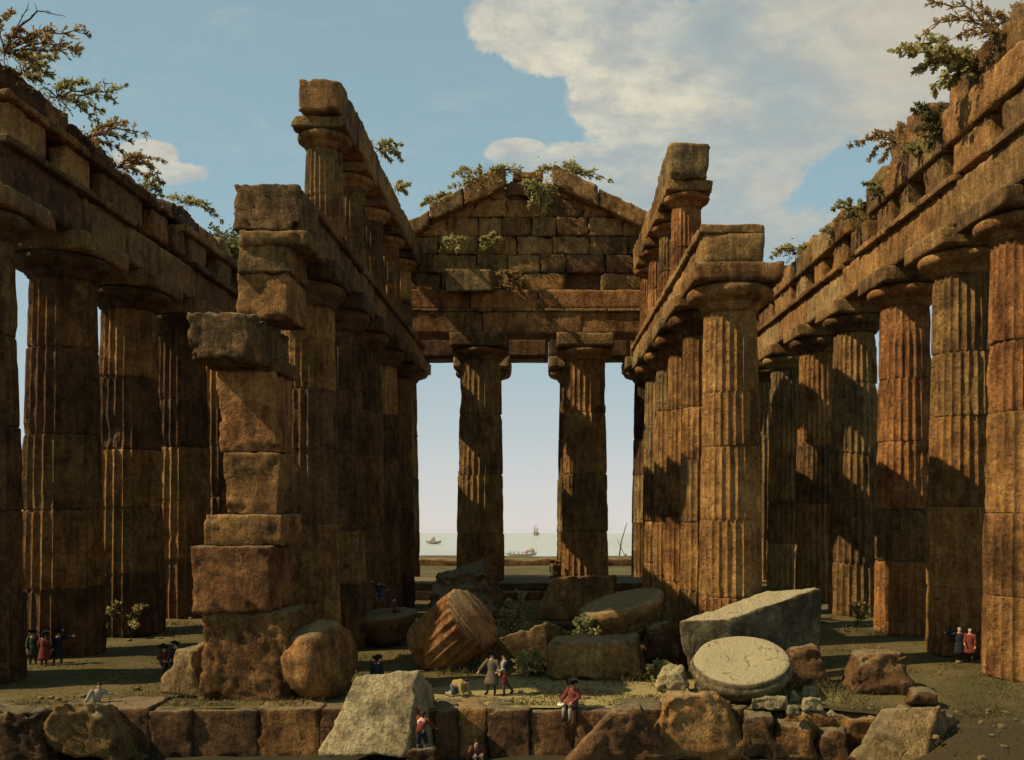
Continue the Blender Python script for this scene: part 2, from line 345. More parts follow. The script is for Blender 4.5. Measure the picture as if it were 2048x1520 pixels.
top('lower_ground', sheet(-90, 90, -60, 34.6, 120, 90, low_z), M_LOW, None, None, kind='structure')
top('sea', sheet(-1500, 1500, 176, 1000, 20, 20, lambda x, y: -30.0), sea_mat(), None, None, kind='structure', smooth=False)
# platform edge: a course of big blocks
e = empty('platform_kerb', (0, 34.2, -1.9), 'long course of big worn blocks edging the temple platform along the foreground', 'stone wall')
rs = random.Random(3)
xcuts = [P(p, 1420, 34.2).x for p in (-420, -260, -120, 30, 180, 300, 385, 515, 640, 760, 870, 915, 975, 1060, 1150, 1240, 1330, 1420, 1500)]
for i in range(len(xcuts)-1):
    dz = rs.uniform(-.10, .08); dy = rs.uniform(-.12, .12)
    part('kerb_block', hexa(box8(xcuts[i]-.03, xcuts[i+1]+.026, 34.15+dy, 36.2, -1.95, .03+dz, .03, rs), step=.14, rr=.13, amp=.07, seed=50+i, cut=.6, nmax=40), [S_WARM, S_DARK, S_DARK, S_DARK][rs.randrange(4)], e)
part('backing_fill', hexa(box8(-60, 11.5, 34.9, 36, -2.6, -.2), step=2, rr=.02, amp=0), M_LOW, e)
part('backing_fill', hexa(box8(11.4, 14.2, 34.6, 36, -2.6, -.7), step=2, rr=.02, amp=0), M_LOW, e)
def slope_z(x, y): return floor_z(x, y)-.004-max(0, 15.5-x)*.45
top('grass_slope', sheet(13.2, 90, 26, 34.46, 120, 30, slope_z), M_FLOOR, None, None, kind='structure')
# ---------------------------------------------------------------- colonnades
order = ['nearest', 'second', 'third', 'fourth', 'fifth', 'sixth', 'seventh', 'eighth', 'ninth', 'tenth']
RD = [40.8, 46.9, 54.3, 63.0, 71.6, 80.5]
mixW = [[S_WARM, S_RUST, S_WARM, S_OLIVE], [S_WARM, S_WARM, S_WARM, S_OLIVE], [S_RUST, S_RUST, S_WARM, S_OLIVE], [S_OLIVE, S_GREY, S_OLIVE], [S_WARM, S_WARM, S_OLIVE], [S_GREY, S_OLIVE, S_OLIVE]]
rlab = ['column at the right edge of the picture beside the strolling pair, right outer colonnade',
        'tall rusty fluted column just left of the strolling pair, right outer colonnade', 'rusty brown column with a sunlit reddish upper shaft, right outer colonnade', 'olive brown column above the low shrub, right outer colonnade',
        'narrow ochre column seen above the tip of the tilted slab, right outer colonnade', 'greyish column in half shade, farthest visible in the right outer colonnade']
for i, d in enumerate(RD):
    column(22.5, d, 0, 22.2, 1.86, 1.45, 2.2, rlab[i], 'columns of the right outer colonnade', mixW[i], seed=300+i*11, eroA=1.3)
LD = [39.3, 46.7, 54.2, 62.0, 69.5, 77.5]
llab = ['dark column at the left edge of the picture, left outer colonnade', 'massive column behind the three standing men, left outer colonnade',
        'massive dark column left of the leafy ground bush, left outer colonnade', 'dark column right of the leafy ground bush, left outer colonnade', 'shaded column just left of the ruined block pillar, left outer colonnade', 'hidden shaded column, farthest in the left outer colonnade']
for i, d in enumerate(LD):
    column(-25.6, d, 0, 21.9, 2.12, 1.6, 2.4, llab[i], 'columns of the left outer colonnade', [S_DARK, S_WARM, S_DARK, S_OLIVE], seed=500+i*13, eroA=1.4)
IR = [43.2, 49.3, 55.4, 61.5, 67.6]
for i, d in enumerate(IR):
    column(9.25, d, 0, 19.4, 1.6, 1.3, 2.1, ['stout sunlit orange column at the front of the right inner row, behind the tilted slab'][0] if i == 0 else order[i]+' column of the right inner row, counted from the front',
           'columns of the right inner row', [[S_WARM, S_WARM, S_RUST, S_WARM], [S_WARM, S_WARM, S_OLIVE], [S_RUST, S_WARM, S_GREY], [S_RUST, S_WARM, S_GREY], [S_WARM, S_OLIVE, S_GREY]][i], seed=700+i*9, abh=.85, ech=1.2, eroA=1.3)
IL = [42.6, 48.7, 54.9, 61.1, 67.3]
for i, d in enumerate(IL):
    column(-11.4, d, 0, 19.4, 1.6, 1.25, 1.75, ['shaded column right behind the ruined block pillar, front of the left inner row'][0] if i == 0 else order[i]+' column of the shaded left inner row, counted from the front',
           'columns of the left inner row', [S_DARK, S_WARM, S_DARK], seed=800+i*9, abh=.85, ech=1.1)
for i, d in enumerate([46.0, 52.0, 58.0, 64.0, 70.0]):
    column(-11.45, d, 21.55, 27.85, 1.08, .93, 1.38, 'tall front column of the upper left tier standing against the sky' if i == 0 else order[i]+' column of the upper left tier, counted from the front',
           'columns of the upper left tier', [S_WARM, S_RUST, S_OLIVE] if i < 2 else [S_WARM, S_DARK], ndr=2, seed=900+i*9, abh=.62, ech=.75)
for i, d in enumerate([54.4, 60.2, 66.2, 71.4]):
    column(8.95, d, 21.55, 27.6, 1.02, .92, 1.42, 'reddish front column of the upper right tier standing against the sky' if i == 0 else order[i]+' column of the upper right tier, counted from the front',
           'columns of the upper right tier', [S_RUST, S_RUST, S_OLIVE], ndr=2, seed=950+i*9, abh=.62, ech=.75, eroA=1.6)
for x, lb in ((-5.36, 'left column of the two carrying the far gable'), (3.64, 'right column of the two carrying the far gable')):
    column(x, 75.6, 1.25, 22.25, 2.1, 1.75, 2.42, lb, 'columns under the far gable', [S_WARM, S_WARM, S_OLIVE], ndr=4, seed=int(1000+x*7), abh=1.15, ech=1.0)
for x, lb in ((-24.5, 'column at the far left end of the rear row'), (-19.7, 'second column of the rear row from its left end'), (-14.3, 'shaded rear row column behind the end of the left inner row'), (-5.95, 'rear row column half hidden behind the left gable column'), (3.35, 'rear row column half hidden behind the right gable column'),
              (10.9, 'shaded rear row column behind the end of the right inner row'), (16.5, 'second column of the rear row from its right end'), (22.3, 'column at the far right end of the rear row')):
    column(x, 88, .3, 22.2, 2.0, 1.65, 2.75, lb, 'columns of the rear row', [S_OLIVE, S_DARK, S_GREY], ndr=4, far=True, abh=1.1, ech=1.2)
# ---------------------------------------------------------------- entablatures along Y
def run(e, name, x0, x1, y0, y1, z0, z1, ln, mats, rs, gap=.015, skip=0, hz=0, **k):
    y = y0
    while y < y1-.3:
        l = min(ln*rs.uniform(.75, 1.3), y1-y)
        if y1-(y+l) < ln*.35: l = y1-y
        if rs.random() >= skip:
            zz = z1+rs.uniform(-hz, hz*.6)
            part(name, hexa(box8(x0+rs.uniform(-.03, .03), x1+rs.uniform(-.03, .03), y+gap, y+l-gap, z0, zz, .02, rs), seed=rs.randrange(999), **k), rs.choice(mats), e)
        y += l
def outer_entab(xi, xo, ya, yb, zb, label, seed, mats, s, H2=1.0, crest=None):
    """xi is the inner face, xo the outer one; s = +1 when the inside lies towards +X"""
    rs = random.Random(seed)
    e = empty('outer_entablature', ((xi+xo)/2, ya, zb), label, 'stone entablature')
    lo, hi = min(xi, xo), max(xi, xo)
    def X(a, b): a, b = xi+s*a, xo+s*b; return min(a, b), max(a, b)
    run(e, 'architrave_block', *X(0, 0), ya, yb, zb, zb+2.15, 7, mats, rs, step=.3, rr=.09, amp=.07, cut=.4, nmax=30)
    run(e, 'cornice_ledge', *X(.32, 0), ya, yb, zb+2.155, zb+2.5, 4.2, mats, rs, skip=.08, step=.22, rr=.07, amp=.06, cut=.4, nmax=30)
    run(e, 'backing_course', *X(-1.0, 0), ya, yb, zb+2.505, zb+4.15, 9, [S_DARK, S_OLIVE], rs, step=.4, rr=.06, amp=.04)
    y = ya+.4
    while y < yb-2:
        w = rs.uniform(1.5, 3.0) if rs.random() < .65 else rs.uniform(3.5, 5.5)
        a, b = X(.02, 0); (a, b) = (xi+s*.02-1.01*s, xi+s*.02) if s > 0 else (xi-.02, xi+.99)
        part('frieze_block', hexa(box8(min(a, b), max(a, b), y, y+w, zb+2.51, zb+4.15, .03, rs), step=.22, rr=.11, amp=.08, cut=.6, seed=rs.randrange(999)), rs.choice(mats), e)
        y += w+rs.uniform(.9, 2.3)
    run(e, 'upper_block', *X(.30, 0), ya, yb, zb+4.155, zb+5.9*H2, 3.6, mats, rs, hz=.3, skip=.07, step=.24, rr=.14, amp=.10, cut=.8, nmax=26)
    y = ya; zt = zb+5.9*H2
    while y < yb-1:
        l = rs.uniform(2.0, 4.6)
        if crest:
            cr = [c for c in crest if c[0] <= y+.01 < c[1]]
            if cr: l = max(.8, min(l, cr[0][1]-y))
            else: l = min([l]+[c[0]-y for c in crest if c[0] > y+.01])
        if crest or rs.random() < .80:
            if crest: h = (cr[0][2]-zt if cr else rs.uniform(.15, .45))*rs.uniform(.9, 1.08)
            else: h = rs.uniform(.7, 2.0)*(1.15 if rs.random() < .3 else .8)
            a, b = X(-.25-rs.random()*.3, .2); c8 = [list(v) for v in box8(a, b, y+.03, min(y+l, yb)-.03, zt-.05, zt+h, .05, rs)]
            d = rs.uniform(.0, .5)
            for q in (4, 5): c8[q][2] -= d*rs.random()
            for q in (6, 7): c8[q][2] -= d*rs.random()*.8
            part('crest_block', hexa(c8, step=.22, rr=.22, amp=.15, cut=1.0, seed=rs.randrange(999)), rs.choice(mats), e)
        y += l
    return e
outer_entab(21.0, 24.2, 30, 91, 22.2, 'long sunlit broken entablature crowning the right outer colonnade, shrubs growing on it', 5, [S_WARM, S_WARM, S_OLIVE, S_OLIVE, S_GREY], -1, crest=[(30, 45.5, 30.4), (45.5, 49.3, 28.9), (49.3, 53.8, 30.8), (55, 58, 29.3), (62, 64.5, 28.9), (69.5, 73, 29.4), (78, 84, 29.4)])
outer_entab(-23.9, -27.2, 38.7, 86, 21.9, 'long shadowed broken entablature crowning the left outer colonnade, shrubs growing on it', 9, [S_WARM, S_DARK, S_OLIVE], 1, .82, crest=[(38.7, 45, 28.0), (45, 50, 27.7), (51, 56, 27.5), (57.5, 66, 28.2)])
def inner_entab(x0, x1, ya, yb, za, zb, label, seed, mats, s, hz=.05, gr=None, name='inner_architrave'):
    rs = random.Random(seed); e = empty(name, ((x0+x1)/2, ya, za), label, 'stone architrave', gr)
    zm = zb-(zb-za)*.24
    run(e, 'architrave_block', x0, x1, ya, yb, za, zm, 6.1, mats, rs, step=.26, rr=.07, amp=.05, cut=.4, nmax=30)
    run(e, 'cornice_ledge', x0-(.18 if s < 0 else 0), x1+(.18 if s > 0 else 0), ya, yb, zm+.004, zb, 4.0, mats, rs, hz=hz, step=.24, rr=.08, amp=.07, cut=.6, nmax=26)
    return e
inner_entab(7.65, 10.5, 41.3, 74.2, 19.4, 21.25, 'pale sunlit architrave running back over the right inner row', 21, [S_OLIVE, S_WARM, S_GREY], -1)
inner_entab(-12.8, -10.05, 38.9, 74.2, 19.4, 21.25, 'shaded architrave running back over the left inner row', 22, [S_DARK, S_OLIVE, S_WARM], 1)
# upper tier beams
rs = random.Random(31)
e = empty('upper_beam', (-11.3, 44, 27.85), 'steep dark beam on the upper left tier with a broken front block', 'stone beam')
run(e, 'beam_block', -12.35, -10.2, 44.2, 74.2, 27.86, 29.55, 5.2, [S_WARM, S_DARK, S_OLIVE], rs, hz=.1, step=.2, rr=.10, amp=.10, cut=.6)
e = empty('upper_beam', (8.8, 52.6, 27.6), 'beam on the upper right tier with a pale broken front block', 'stone beam')
c8 = [(7.75, 52.7, 27.62), (9.9, 52.7, 27.62), (9.9, 57.8, 27.62), (7.75, 57.8, 27.62), (7.55, 52.5, 29.7), (10.15, 52.5, 29.6), (10.0, 57.8, 29.4), (7.6, 57.8, 29.5)]
part('beam_block', hexa(c8, step=.2, rr=.12, amp=.10, cut=.7, seed=4), S_GREY, e)
run(e, 'beam_block', 7.7, 9.9, 57.85, 74.2, 27.62, 29.35, 4.2, [S_GREY, S_WARM, S_OLIVE], rs, hz=.15, step=.22, rr=.12, amp=.10, cut=.6)
# ---------------------------------------------------------------- far gable
e = empty('gable_wall', (-1.4, 75.5, 22.2), 'far stone gable wall of rough courses with broken raking cornices and growing weeds', 'stone gable')
rs = random.Random(41); XL, XR, Y0, Y1 = -11.9, 9.1, 73.9, 77.0
def runx(e, name, x0, x1, y0, y1, z0, z1, ln, mats, rs, gap=.02, **k):
    x = x0; jy = k.pop('jy', .03)
    while x < x1-.2:
        l = min(ln*rs.uniform(.7, 1.35), x1-x)
        if x1-(x+l) < ln*.4: l = x1-x
        part(name, hexa(box8(x+gap, x+l-gap, y0+rs.uniform(-jy, jy), y1, z0, z1, .015, rs), seed=rs.randrange(999), **k), rs.choice(mats), e); x += l
runx(e, 'architrave_block', XL, XR, Y0, Y1, 22.25, 24.1, 7.2, [S_OLIVE, S_WARM], rs, step=.3, rr=.08, amp=.06, cut=.4)
runx(e, 'fillet', XL, XR, Y0-.16, Y1-.3, 24.104, 24.36, 6, [S_GREY, S_OLIVE], rs, step=.25, rr=.06, amp=.05, cut=.3)
runx(e, 'frieze_block', XL, XR, Y0+.05, Y1-.4, 24.365, 26.0, 5.5, [S_RUST, S_RUST, S_WARM], rs, step=.25, rr=.10, amp=.07, cut=.4)
APX = (1055-VX)/F*74
def rake(x): return 32.0+(37.0-32.0)*(1-abs(x-APX)/(abs(XL-APX) if x < APX else XR-APX))
part('wall_core', hexa([(XL, Y0+1.6, 26), (XR, Y0+1.6, 26), (XR, Y1-.5, 26), (XL, Y1-.5, 26), (XL, Y0+1.6, 31.0), (XR, Y0+1.6, 31.0), (XR, Y1-.5, 31.0), (XL, Y1-.5, 31.0)], step=.8, rr=.1, amp=.05), S_DARK, e)
core2 = hexa([(XL, Y0+1.6, 30.9), (XR, Y0+1.6, 30.9), (XR, Y1-.5, 30.9), (XL, Y1-.5, 30.9), (APX-2.2, Y0+1.6, 35.1), (APX+2.2, Y0+1.6, 35.1), (APX+2.2, Y1-.5, 35.1), (APX-2.2, Y1-.5, 35.1)], step=.7, rr=.1, amp=.05)
part('wall_core', core2, S_DARK, e)
z = 26.02; row = 0
while z < 36.0:
    h = 1.58; x = XL+rs.uniform(.3, 2)
    if row: x = XL+(row % 2)*-.9
    while x < XR:
        l = rs.uniform(2.0, 3.8); x1 = min(x+l, XR); zt = z+h; mid = (max(x, XL)+x1)/2
        lim = min(rake(max(x, XL)+.1), rake(x1-.1))-.15
        if lim > z+.5 and x1-max(x, XL) > .6 and not (row == 0 and rs.random() < .25):
            part('wall_block', hexa(box8(max(x, XL)+.015, x1-.015, Y0+.75+rs.uniform(-.12, .22), Y0+2.2, z+.012, min(zt, lim)-.012, .05, rs), step=.18, rr=.20, amp=.10, cut=.8, seed=rs.randrange(999)), rs.choice([S_OLIVE, S_OLIVE, S_WARM, S_WARM, S_DARK]), e)
        x = x1 if x1 < XR else XR+1
    z += h; row += 1
def rk(xa, xb, th, proj, m, seed, lift=0.0):
    za, zb = rake(xa)+lift, rake(xb)+lift
    g = hexa([(xa, Y0-proj, za-th), (xb, Y0-proj, zb-th), (xb, Y1-.6, zb-th), (xa, Y1-.6, za-th), (xa, Y0-proj, za), (xb, Y0-proj, zb), (xb, Y1-.6, zb), (xa, Y1-.6, za)], step=.2, rr=.12, amp=.10, cut=.8, seed=seed)
    part('raking_cornice', g, m, e)
rk(XL-.3, -9.6, 1.3, .1, S_OLIVE, 3, -.5); rk(-9.5, -6.7, 1.5, .25, S_OLIVE, 5, .05); rk(-6.6, -3.2, 1.8, .3, S_WARM, 6, .35)
rk(.9, 4.7, 1.7, .3, S_OLIVE, 7, .55); rk(4.75, XR+.2, 1.5, .2, S_WARM, 8, .4); rk(-3.1, .5, 1.0, -.5, S_DARK, 9, -1.0)
top('fallen_block', hexa([P(892, 583, 72.9), P(982, 583, 72.9), P(1005, 580, 76), P(915, 580, 76), P(888, 537, 72.9), P(980, 539, 72.9), P(1008, 548, 76), P(915, 548, 76)], step=.18, rr=.08, amp=.05, seed=2, cut=.2), S_GREY,
    'pale squared block lying on the ledge of the far gable, catching the sun', 'stone block')
# rear lintel
e = empty('rear_architrave', (-1, 88, 22.2), 'dark lintel over the rear row of columns, seen under the far gable', 'stone architrave')
runx(e, 'architrave_block', -27, 24.3, 86.6, 89.6, 22.21, 24.3, 8.0, [S_DARK, S_OLIVE], rs, step=.5, rr=.08, amp=.05)
runx(e, 'upper_block', -27, 24.3, 86.8, 89.4, 24.32, 26.4, 6.0, [S_DARK, S_OLIVE], rs, step=.5, rr=.15, amp=.10)
# steps under the gable and the far low wall
e = empty('threshold_steps', (-1.4, 75.5, 0), 'low worn stone steps under the far gable columns', 'steps')
runx(e, 'step_block', -13, 10.5, 71.6, 79.6, -.3, .65, 6, [S_DARK, S_WARM], rs, step=.4, rr=.08, amp=.06)
runx(e, 'step_block', -13, 10.5, 73.0, 79.0, .66, 1.27, 7, [S_WARM, S_DARK], rs, step=.4, rr=.08, amp=.06)
runx(e, 'step_block', -30, 27, 85.2, 90.5, -.3, .32, 7, [S_DARK, S_WARM], rs, step=.6, rr=.08, amp=.06)
top('low_wall', hexa(box8(-70, 60, 109, 110.4, -.3, .85), step=.7, rr=.3, amp=.28, cut=1.0, nmax=190), S_DARK, 'low grey wall crossing the view behind the temple in front of the sea', 'stone wall')
# ---------------------------------------------------------------- ruined block pillar
e = empty('ruined_pillar', (-11.6, 36.6, 0), 'ruined pillar of precariously stacked mismatched blocks at left', 'stone pillar')
def pb(x0, x1, y0, y1, D, dep, m, lab=None, sx=0, rr=.14, amp=.09, cut=.7, jit=.06, seed=0, grow=1.0):
    rs = random.Random(seed); a, b, c, d = P(x0, y1, D), P(x1, y1, D), P(x1+sx, y0, D), P(x0+sx, y0, D)
    o = Vector((0, dep, 0)); cc = [a, b, b+o, a+o, d, c, c+o, d+o]
    cc = [v+Vector((rs.uniform(-jit, jit), rs.uniform(-jit, jit), rs.uniform(-jit, jit)*.4)) for v in cc]
    return part('pillar_block', hexa(cc, step=.13, rr=rr, amp=amp, cut=cut, seed=seed+60, nmax=30), m, e, label=lab)
pb(400, 572, 1226, 1408, 35.6, 2.6, S_WARM, 'weathered base block', sx=4, rr=.22, amp=.14, cut=1.0, seed=1)
pb(380, 543, 1093, 1226, 35.3, 2.9, S_RUST, 'bulky reddish block overhanging the base block', rr=.26, amp=.07, seed=2)
pb(408, 566, 1031, 1092, 35.5, 2.8, S_WARM, 'thin slab block', seed=3, rr=.1)
pb(450, 560, 905, 1031, 35.8, 2.6, S_WARM, seed=4, rr=.12)
pb(438, 553, 742, 906, 35.8, 2.6, S_RUST, seed=5, sx=-3)
pb(370, 500, 624, 718, 33.6, 5.2, S_OLIVE, 'big block jutting out sideways and forwards', seed=6, rr=.2, amp=.12, cut=1.0)
pb(440, 560, 716, 744, 35.9, 2.6, S_DARK, seed=7, rr=.06, amp=.05)
pb(474, 577, 545, 636, 36.0, 2.7, S_WARM, seed=8, rr=.1)
hook = [P(476, 545, 35.9), P(577, 545, 35.9), P(614, 487, 35.9), P(614, 461, 35.9), P(474, 461, 35.9)]
pb(476, 580, 487, 545, 35.9, 2.7, S_OLIVE, seed=9, rr=.12)
pb(474, 614, 461, 489, 35.7, 3.0, S_OLIVE, 'capital slab with a broken moulded lip', seed=10, rr=.1)
pb(467, 601, 368, 460, 35.8, 3.0, S_OLIVE, 'top block, level with the architrave', seed=11, rr=.16, amp=.12, cut=1.0)
# ---------------------------------------------------------------- fallen stones
def rock(name, label, cat, front, D, off, m, group=None, rr=.25, amp=.14, cut=.8, seed=0, back=None, step=.13):
    """front: TL, TR, BR, BL outline of the near face at distance D (or one distance per corner); off moves it to the far face"""
    Ds = D if isinstance(D, (list, tuple)) else [D]*4
    rj = random.Random(seed+5)
    tl, tr, br, bl = [P(x, y, d) for (x, y), d in zip(front, Ds)]
    o = Vector(off)
    if back: TL, TR, BR, BL = [P(x, y, d) for x, y, d in back]
    else: TL, TR, BR, BL = tl+o, tr+o, br+o, bl+o
    if name == 'boulder':
        rr *= 1.5; h = (tl-bl).length*.15; cut *= .6; amp *= 1.15
        tl, tr, TR, TL, BR, BL = [v+Vector((rj.uniform(-h, h), rj.uniform(-h, h), rj.uniform(-h, h)*.6)) for v in (tl, tr, TR, TL, BR, BL)]
    return top(name, hexa([bl, br, BR, BL, tl, tr, TR, TL], step=step, rr=rr, amp=amp, cut=cut, seed=seed+20, nmax=30), m, label, cat, group)
FR = 'fallen stones scattered over the temple floor'
rock('stone_slab', 'huge pale sunlit slab leaning against the platform edge at lower centre left', 'stone slab', [(712, 1352), (838, 1338), (812, 1512), (630, 1512)], [33.6, 33.2, 32.2, 32.2], (0, 0, 0), S_PALE, rr=.10, amp=.10, cut=.5, seed=1,
     back=[(735, 1350, 35.2), (868, 1375, 35.4), (872, 1505, 34.1), (720, 1500, 34.1)])
rock('boulder', 'brown peaked boulder with a sunlit rim at the lower left, below the crouching man', 'boulder', [(128, 1406), (198, 1402), (262, 1535), (60, 1500)], 32.8, (.3, 1.6, -.3), S_OLIVE, FR, rr=.35, amp=.2, seed=2)
rock('boulder', 'dark boulder cut by the lower left corner of the picture', 'boulder', [(-60, 1408), (42, 1416), (110, 1535), (-80, 1540)], 32.6, (.2, 1.5, -.3), S_DARK, FR, rr=.35, amp=.2, seed=3)
rock('boulder', 'dark pyramid shaped boulder in the lower foreground below the seated draughtsman', 'boulder', [(1222, 1412), (1262, 1410), (1335, 1530), (1130, 1530)], 32.5, (.1, 1.6, -.2), S_DARK, FR, rr=.25, amp=.16, seed=4)
rock('boulder', 'rounded reddish boulder in the lower foreground, right of the dark pyramid shaped one', 'boulder', [(1335, 1398), (1450, 1394), (1505, 1530), (1285, 1530)], 33.3, (.2, 1.7, -.2), S_WARM, FR, rr=.9, amp=.10, seed=5)
rock('stone_slab', 'pale streaked slab leaning at the lower right corner, dark on its right end', 'stone slab', [(1762, 1420), (1880, 1410), (1850, 1530), (1688, 1525)], [33.3, 33.0, 32, 32], (0, 0, 0), S_GREY, rr=.2, amp=.14, seed=6,
     back=[(1800, 1412, 34.9), (1925, 1440, 35), (1925, 1515, 34), (1780, 1500, 34)])
rock('boulder', 'grey triangular rock leaning left of the pillar foot', 'boulder', [(348, 1304), (392, 1300), (408, 1398), (312, 1384)], [36.5, 36.5, 36.2, 36.0], (.4, 1.6, .05), S_GREY, FR, rr=.2, amp=.14, seed=7)
rock('boulder', 'dark block lying across the floor before the left gable column', 'stone block', [(878, 1150), (952, 1130), (1003, 1240), (850, 1236)], [60, 60, 57, 57], (.6, 5, 0), S_DARK, FR, rr=.5, amp=.3, seed=8, step=.22)
rock('stone_block', 'broken block lying before the right gable column', 'stone block', [(1100, 1160), (1135, 1152), (1128, 1240), (1068, 1240)], 55, (0, 0, 0), S_OLIVE, FR, rr=.15, amp=.14, seed=9, back=[(1118, 1152, 58), (1232, 1150, 57), (1228, 1240, 56), (1100, 1232, 58)], step=.2)
rock('stone_block', 'tilted wedge shaped block behind the two standing men', 'stone block', [(950, 1290), (1094, 1243), (1098, 1345), (956, 1345)], 42.2, (0, 0, 0), S_OLIVE, FR, rr=.12, amp=.12, seed=10, back=[(990, 1280, 44.6), (1150, 1266, 43.6), (1150, 1345, 43), (1000, 1340, 44.4)])
rock('stone_block', 'large rounded oblong block on the grass, below the fallen capital', 'stone block', [(1092, 1285), (1270, 1281), (1290, 1362), (1090, 1358)], 39.6, (.35, 2.0, .05), S_OLIVE, FR, rr=.4, amp=.12, seed=11)
rock('boulder', 'dark boulder wedged between the fallen capital and the tilted slab', 'boulder', [(1296, 1262), (1348, 1250), (1385, 1350), (1290, 1350)], 41.5, (.2, 2.5, -.1), S_DARK, FR, rr=.5, amp=.2, seed=12)
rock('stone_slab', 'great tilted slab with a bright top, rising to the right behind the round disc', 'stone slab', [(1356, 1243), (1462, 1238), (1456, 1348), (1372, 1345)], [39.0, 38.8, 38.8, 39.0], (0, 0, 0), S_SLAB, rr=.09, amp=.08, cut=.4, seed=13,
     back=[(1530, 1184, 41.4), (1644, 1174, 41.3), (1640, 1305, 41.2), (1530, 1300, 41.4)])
rock('boulder', 'small pale knobbly rock left of the round disc', 'boulder', [(1325, 1337), (1368, 1335), (1384, 1386), (1314, 1384)], 37.1, (.1, 1.0, -.05), S_PALE, FR, rr=.35, amp=.22, seed=14, step=.08)
rock('boulder', 'dark round boulder on the shaded grass at right', 'boulder', [(1722, 1312), (1806, 1308), (1830, 1398), (1696, 1394)], 37.2, (.1, 1.8, -.1), S_DARK, FR, rr=.7, amp=.16, seed=15)
rock('boulder', 'reddish dark boulder just right of the round disc', 'boulder', [(1588, 1300), (1640, 1295), (1668, 1375), (1570, 1375)], 38.0, (.1, 1.6, -.1), S_DARK, FR, rr=.5, amp=.16, seed=16)
rock('boulder', 'small dark stone between the dark round boulder and the lower right slab', 'boulder', [(1830, 1380), (1868, 1378), (1880, 1410), (1815, 1410)], 35.6, (.1, .8, -.05), S_DARK, FR, rr=.3, amp=.12, seed=17)
for i, (x0, x1, y0, y1, lb) in enumerate([(1386, 1418, 1360, 1386, 'tiny whitish stone by the foot of the round disc'), (1500, 1578, 1394, 1420, 'flat yellowish stone among grass below the round disc'), (1578, 1600, 1384, 1402, 'small pebbly stone in the grass, right of the flat yellowish one'), (1602, 1642, 1374, 1392, 'low pinkish stone under the grass tuft right of the disc'),
        (1604, 1648, 1396, 1420, 'bright small stone, lowest right in the cluster below the disc'), (1572, 1602, 1412, 1428, 'tiny bright stone at the bottom of the cluster below the disc'), (1368, 1384, 1380, 1390, 'pebble between the knobbly rock and the round disc'), (1655, 1675, 1424, 1432, 'pebble on the bare sunlit ground at right')]):
    d = 14350/(y1-1000)
    rock('small_stone', lb, 'stone', [(x0+4, y0), (x1-5, y0+2), (x1, y1+2), (x0, y1+2)], d, (.1, .5, -.05), S_PALE, 'small bright stones near the round disc', rr=.2, amp=.16, seed=30+i, step=.06)
for i, (x0, x1, y0, y1, lb, m) in enumerate([(1545, 1640, 1450, 1525, 'rounded brown stone under the crumbled platform edge, right of the reddish boulder', S_WARM), (1480, 1560, 1430, 1525, 'rounded shadowed stone between the reddish boulder and the crumbled edge', S_OLIVE), (1630, 1720, 1462, 1530, 'dark stone under the crumbled edge left of the lower right slab', S_DARK)]):
    rock('edge_stone', lb, 'boulder', [(x0+12, y0), (x1-14, y0+4), (x1, y1), (x0, y1)], 33.6, (.1, 1.6, .1), m, FR, rr=.45, amp=.16, seed=45+i)
for i, (x0, x1, y0, y1, lb) in enumerate([(1650, 1790, 1432, 1475, 'broken paving lump left of the lower right slab'), (1560, 1680, 1425, 1465, 'earthy broken lump at the crumbled platform edge')]):
    rock('edge_stone', lb, 'boulder', [(x0+15, y0), (x1-15, y0+4), (x1, y1+20), (x0, y1+20)], 34.2, (.1, 1.6, .1), S_WARM, FR, rr=.3, amp=.2, seed=55+i)
# round pieces: built upright then laid down
def place(geo, M): return [M @ Vector(v) for v in geo[0]], geo[1]
def frame(center, axis, spin=0): return Matrix.Translation(center) @ Vector(axis).to_track_quat('Z', 'Y').to_matrix().to_4x4() @ Matrix.Rotation(spin, 4, 'Z')
def disc_geo(prof, seed, amp=.05, seg=72): return lathe(prof, 0, 0, seg, seed, amp, .9)
prof = [(.02, -1.0), (1.2, -.98), (1.65, -.85), (1.95, -.45), (2.08, -.2), (2.1, -.02), (2.02, .08), (1.98, .10), (2.0, .16), (1.93, .26), (1.8, .30), (1.5, .285), (1.1, .30), (.9, .27), (.3, .25), (.18, .22), (.02, .21)]
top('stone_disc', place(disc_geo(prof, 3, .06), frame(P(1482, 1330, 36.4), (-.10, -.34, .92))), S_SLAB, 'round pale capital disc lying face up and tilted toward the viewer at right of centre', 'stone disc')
dg = drum(0, 0, -1.6, 1.6, lambda z: 1.66, 77, .35, nfl=22, per=6, dz=.25)
top('column_drum', place(dg, frame(P(905, 1268, 42.6), (.66, -.42, .60))), S_RUST, 'fluted reddish column drum toppled on its side in the middle of the nave', 'column drum')
prof = [(.02, -.9), (.9, -.9), (1.2, -.85), (1.3, -.5), (1.45, -.2), (1.8, .2), (1.95, .5), (1.9, .7), (1.6, .82), (.8, .9), (.02, .95)]
top('fallen_capital', place(disc_geo(prof, 8, .12), frame(P(768, 1254, 50), (-.1, -.05, 1))), S_DARK, 'dark upturned capital in the shade, a man standing on top', 'fallen capital')
# round broken drum by the pillar
dg = lathe([(.05, -.95), (1.0, -.97), (1.35, -.9), (1.56, -.72), (1.66, -.3), (1.68, .1), (1.62, .5), (1.45, .8), (1.1, .93), (.6, .98), (.05, 1.0)], 0, 0, 64, 31, .17, .8)
top('boulder', place(dg, frame(P(640, 1322, 36.7), (.80, -.45, .12))), S_WARM, 'rounded worn drum like boulder standing on its rim right of the ruined pillar', 'boulder')
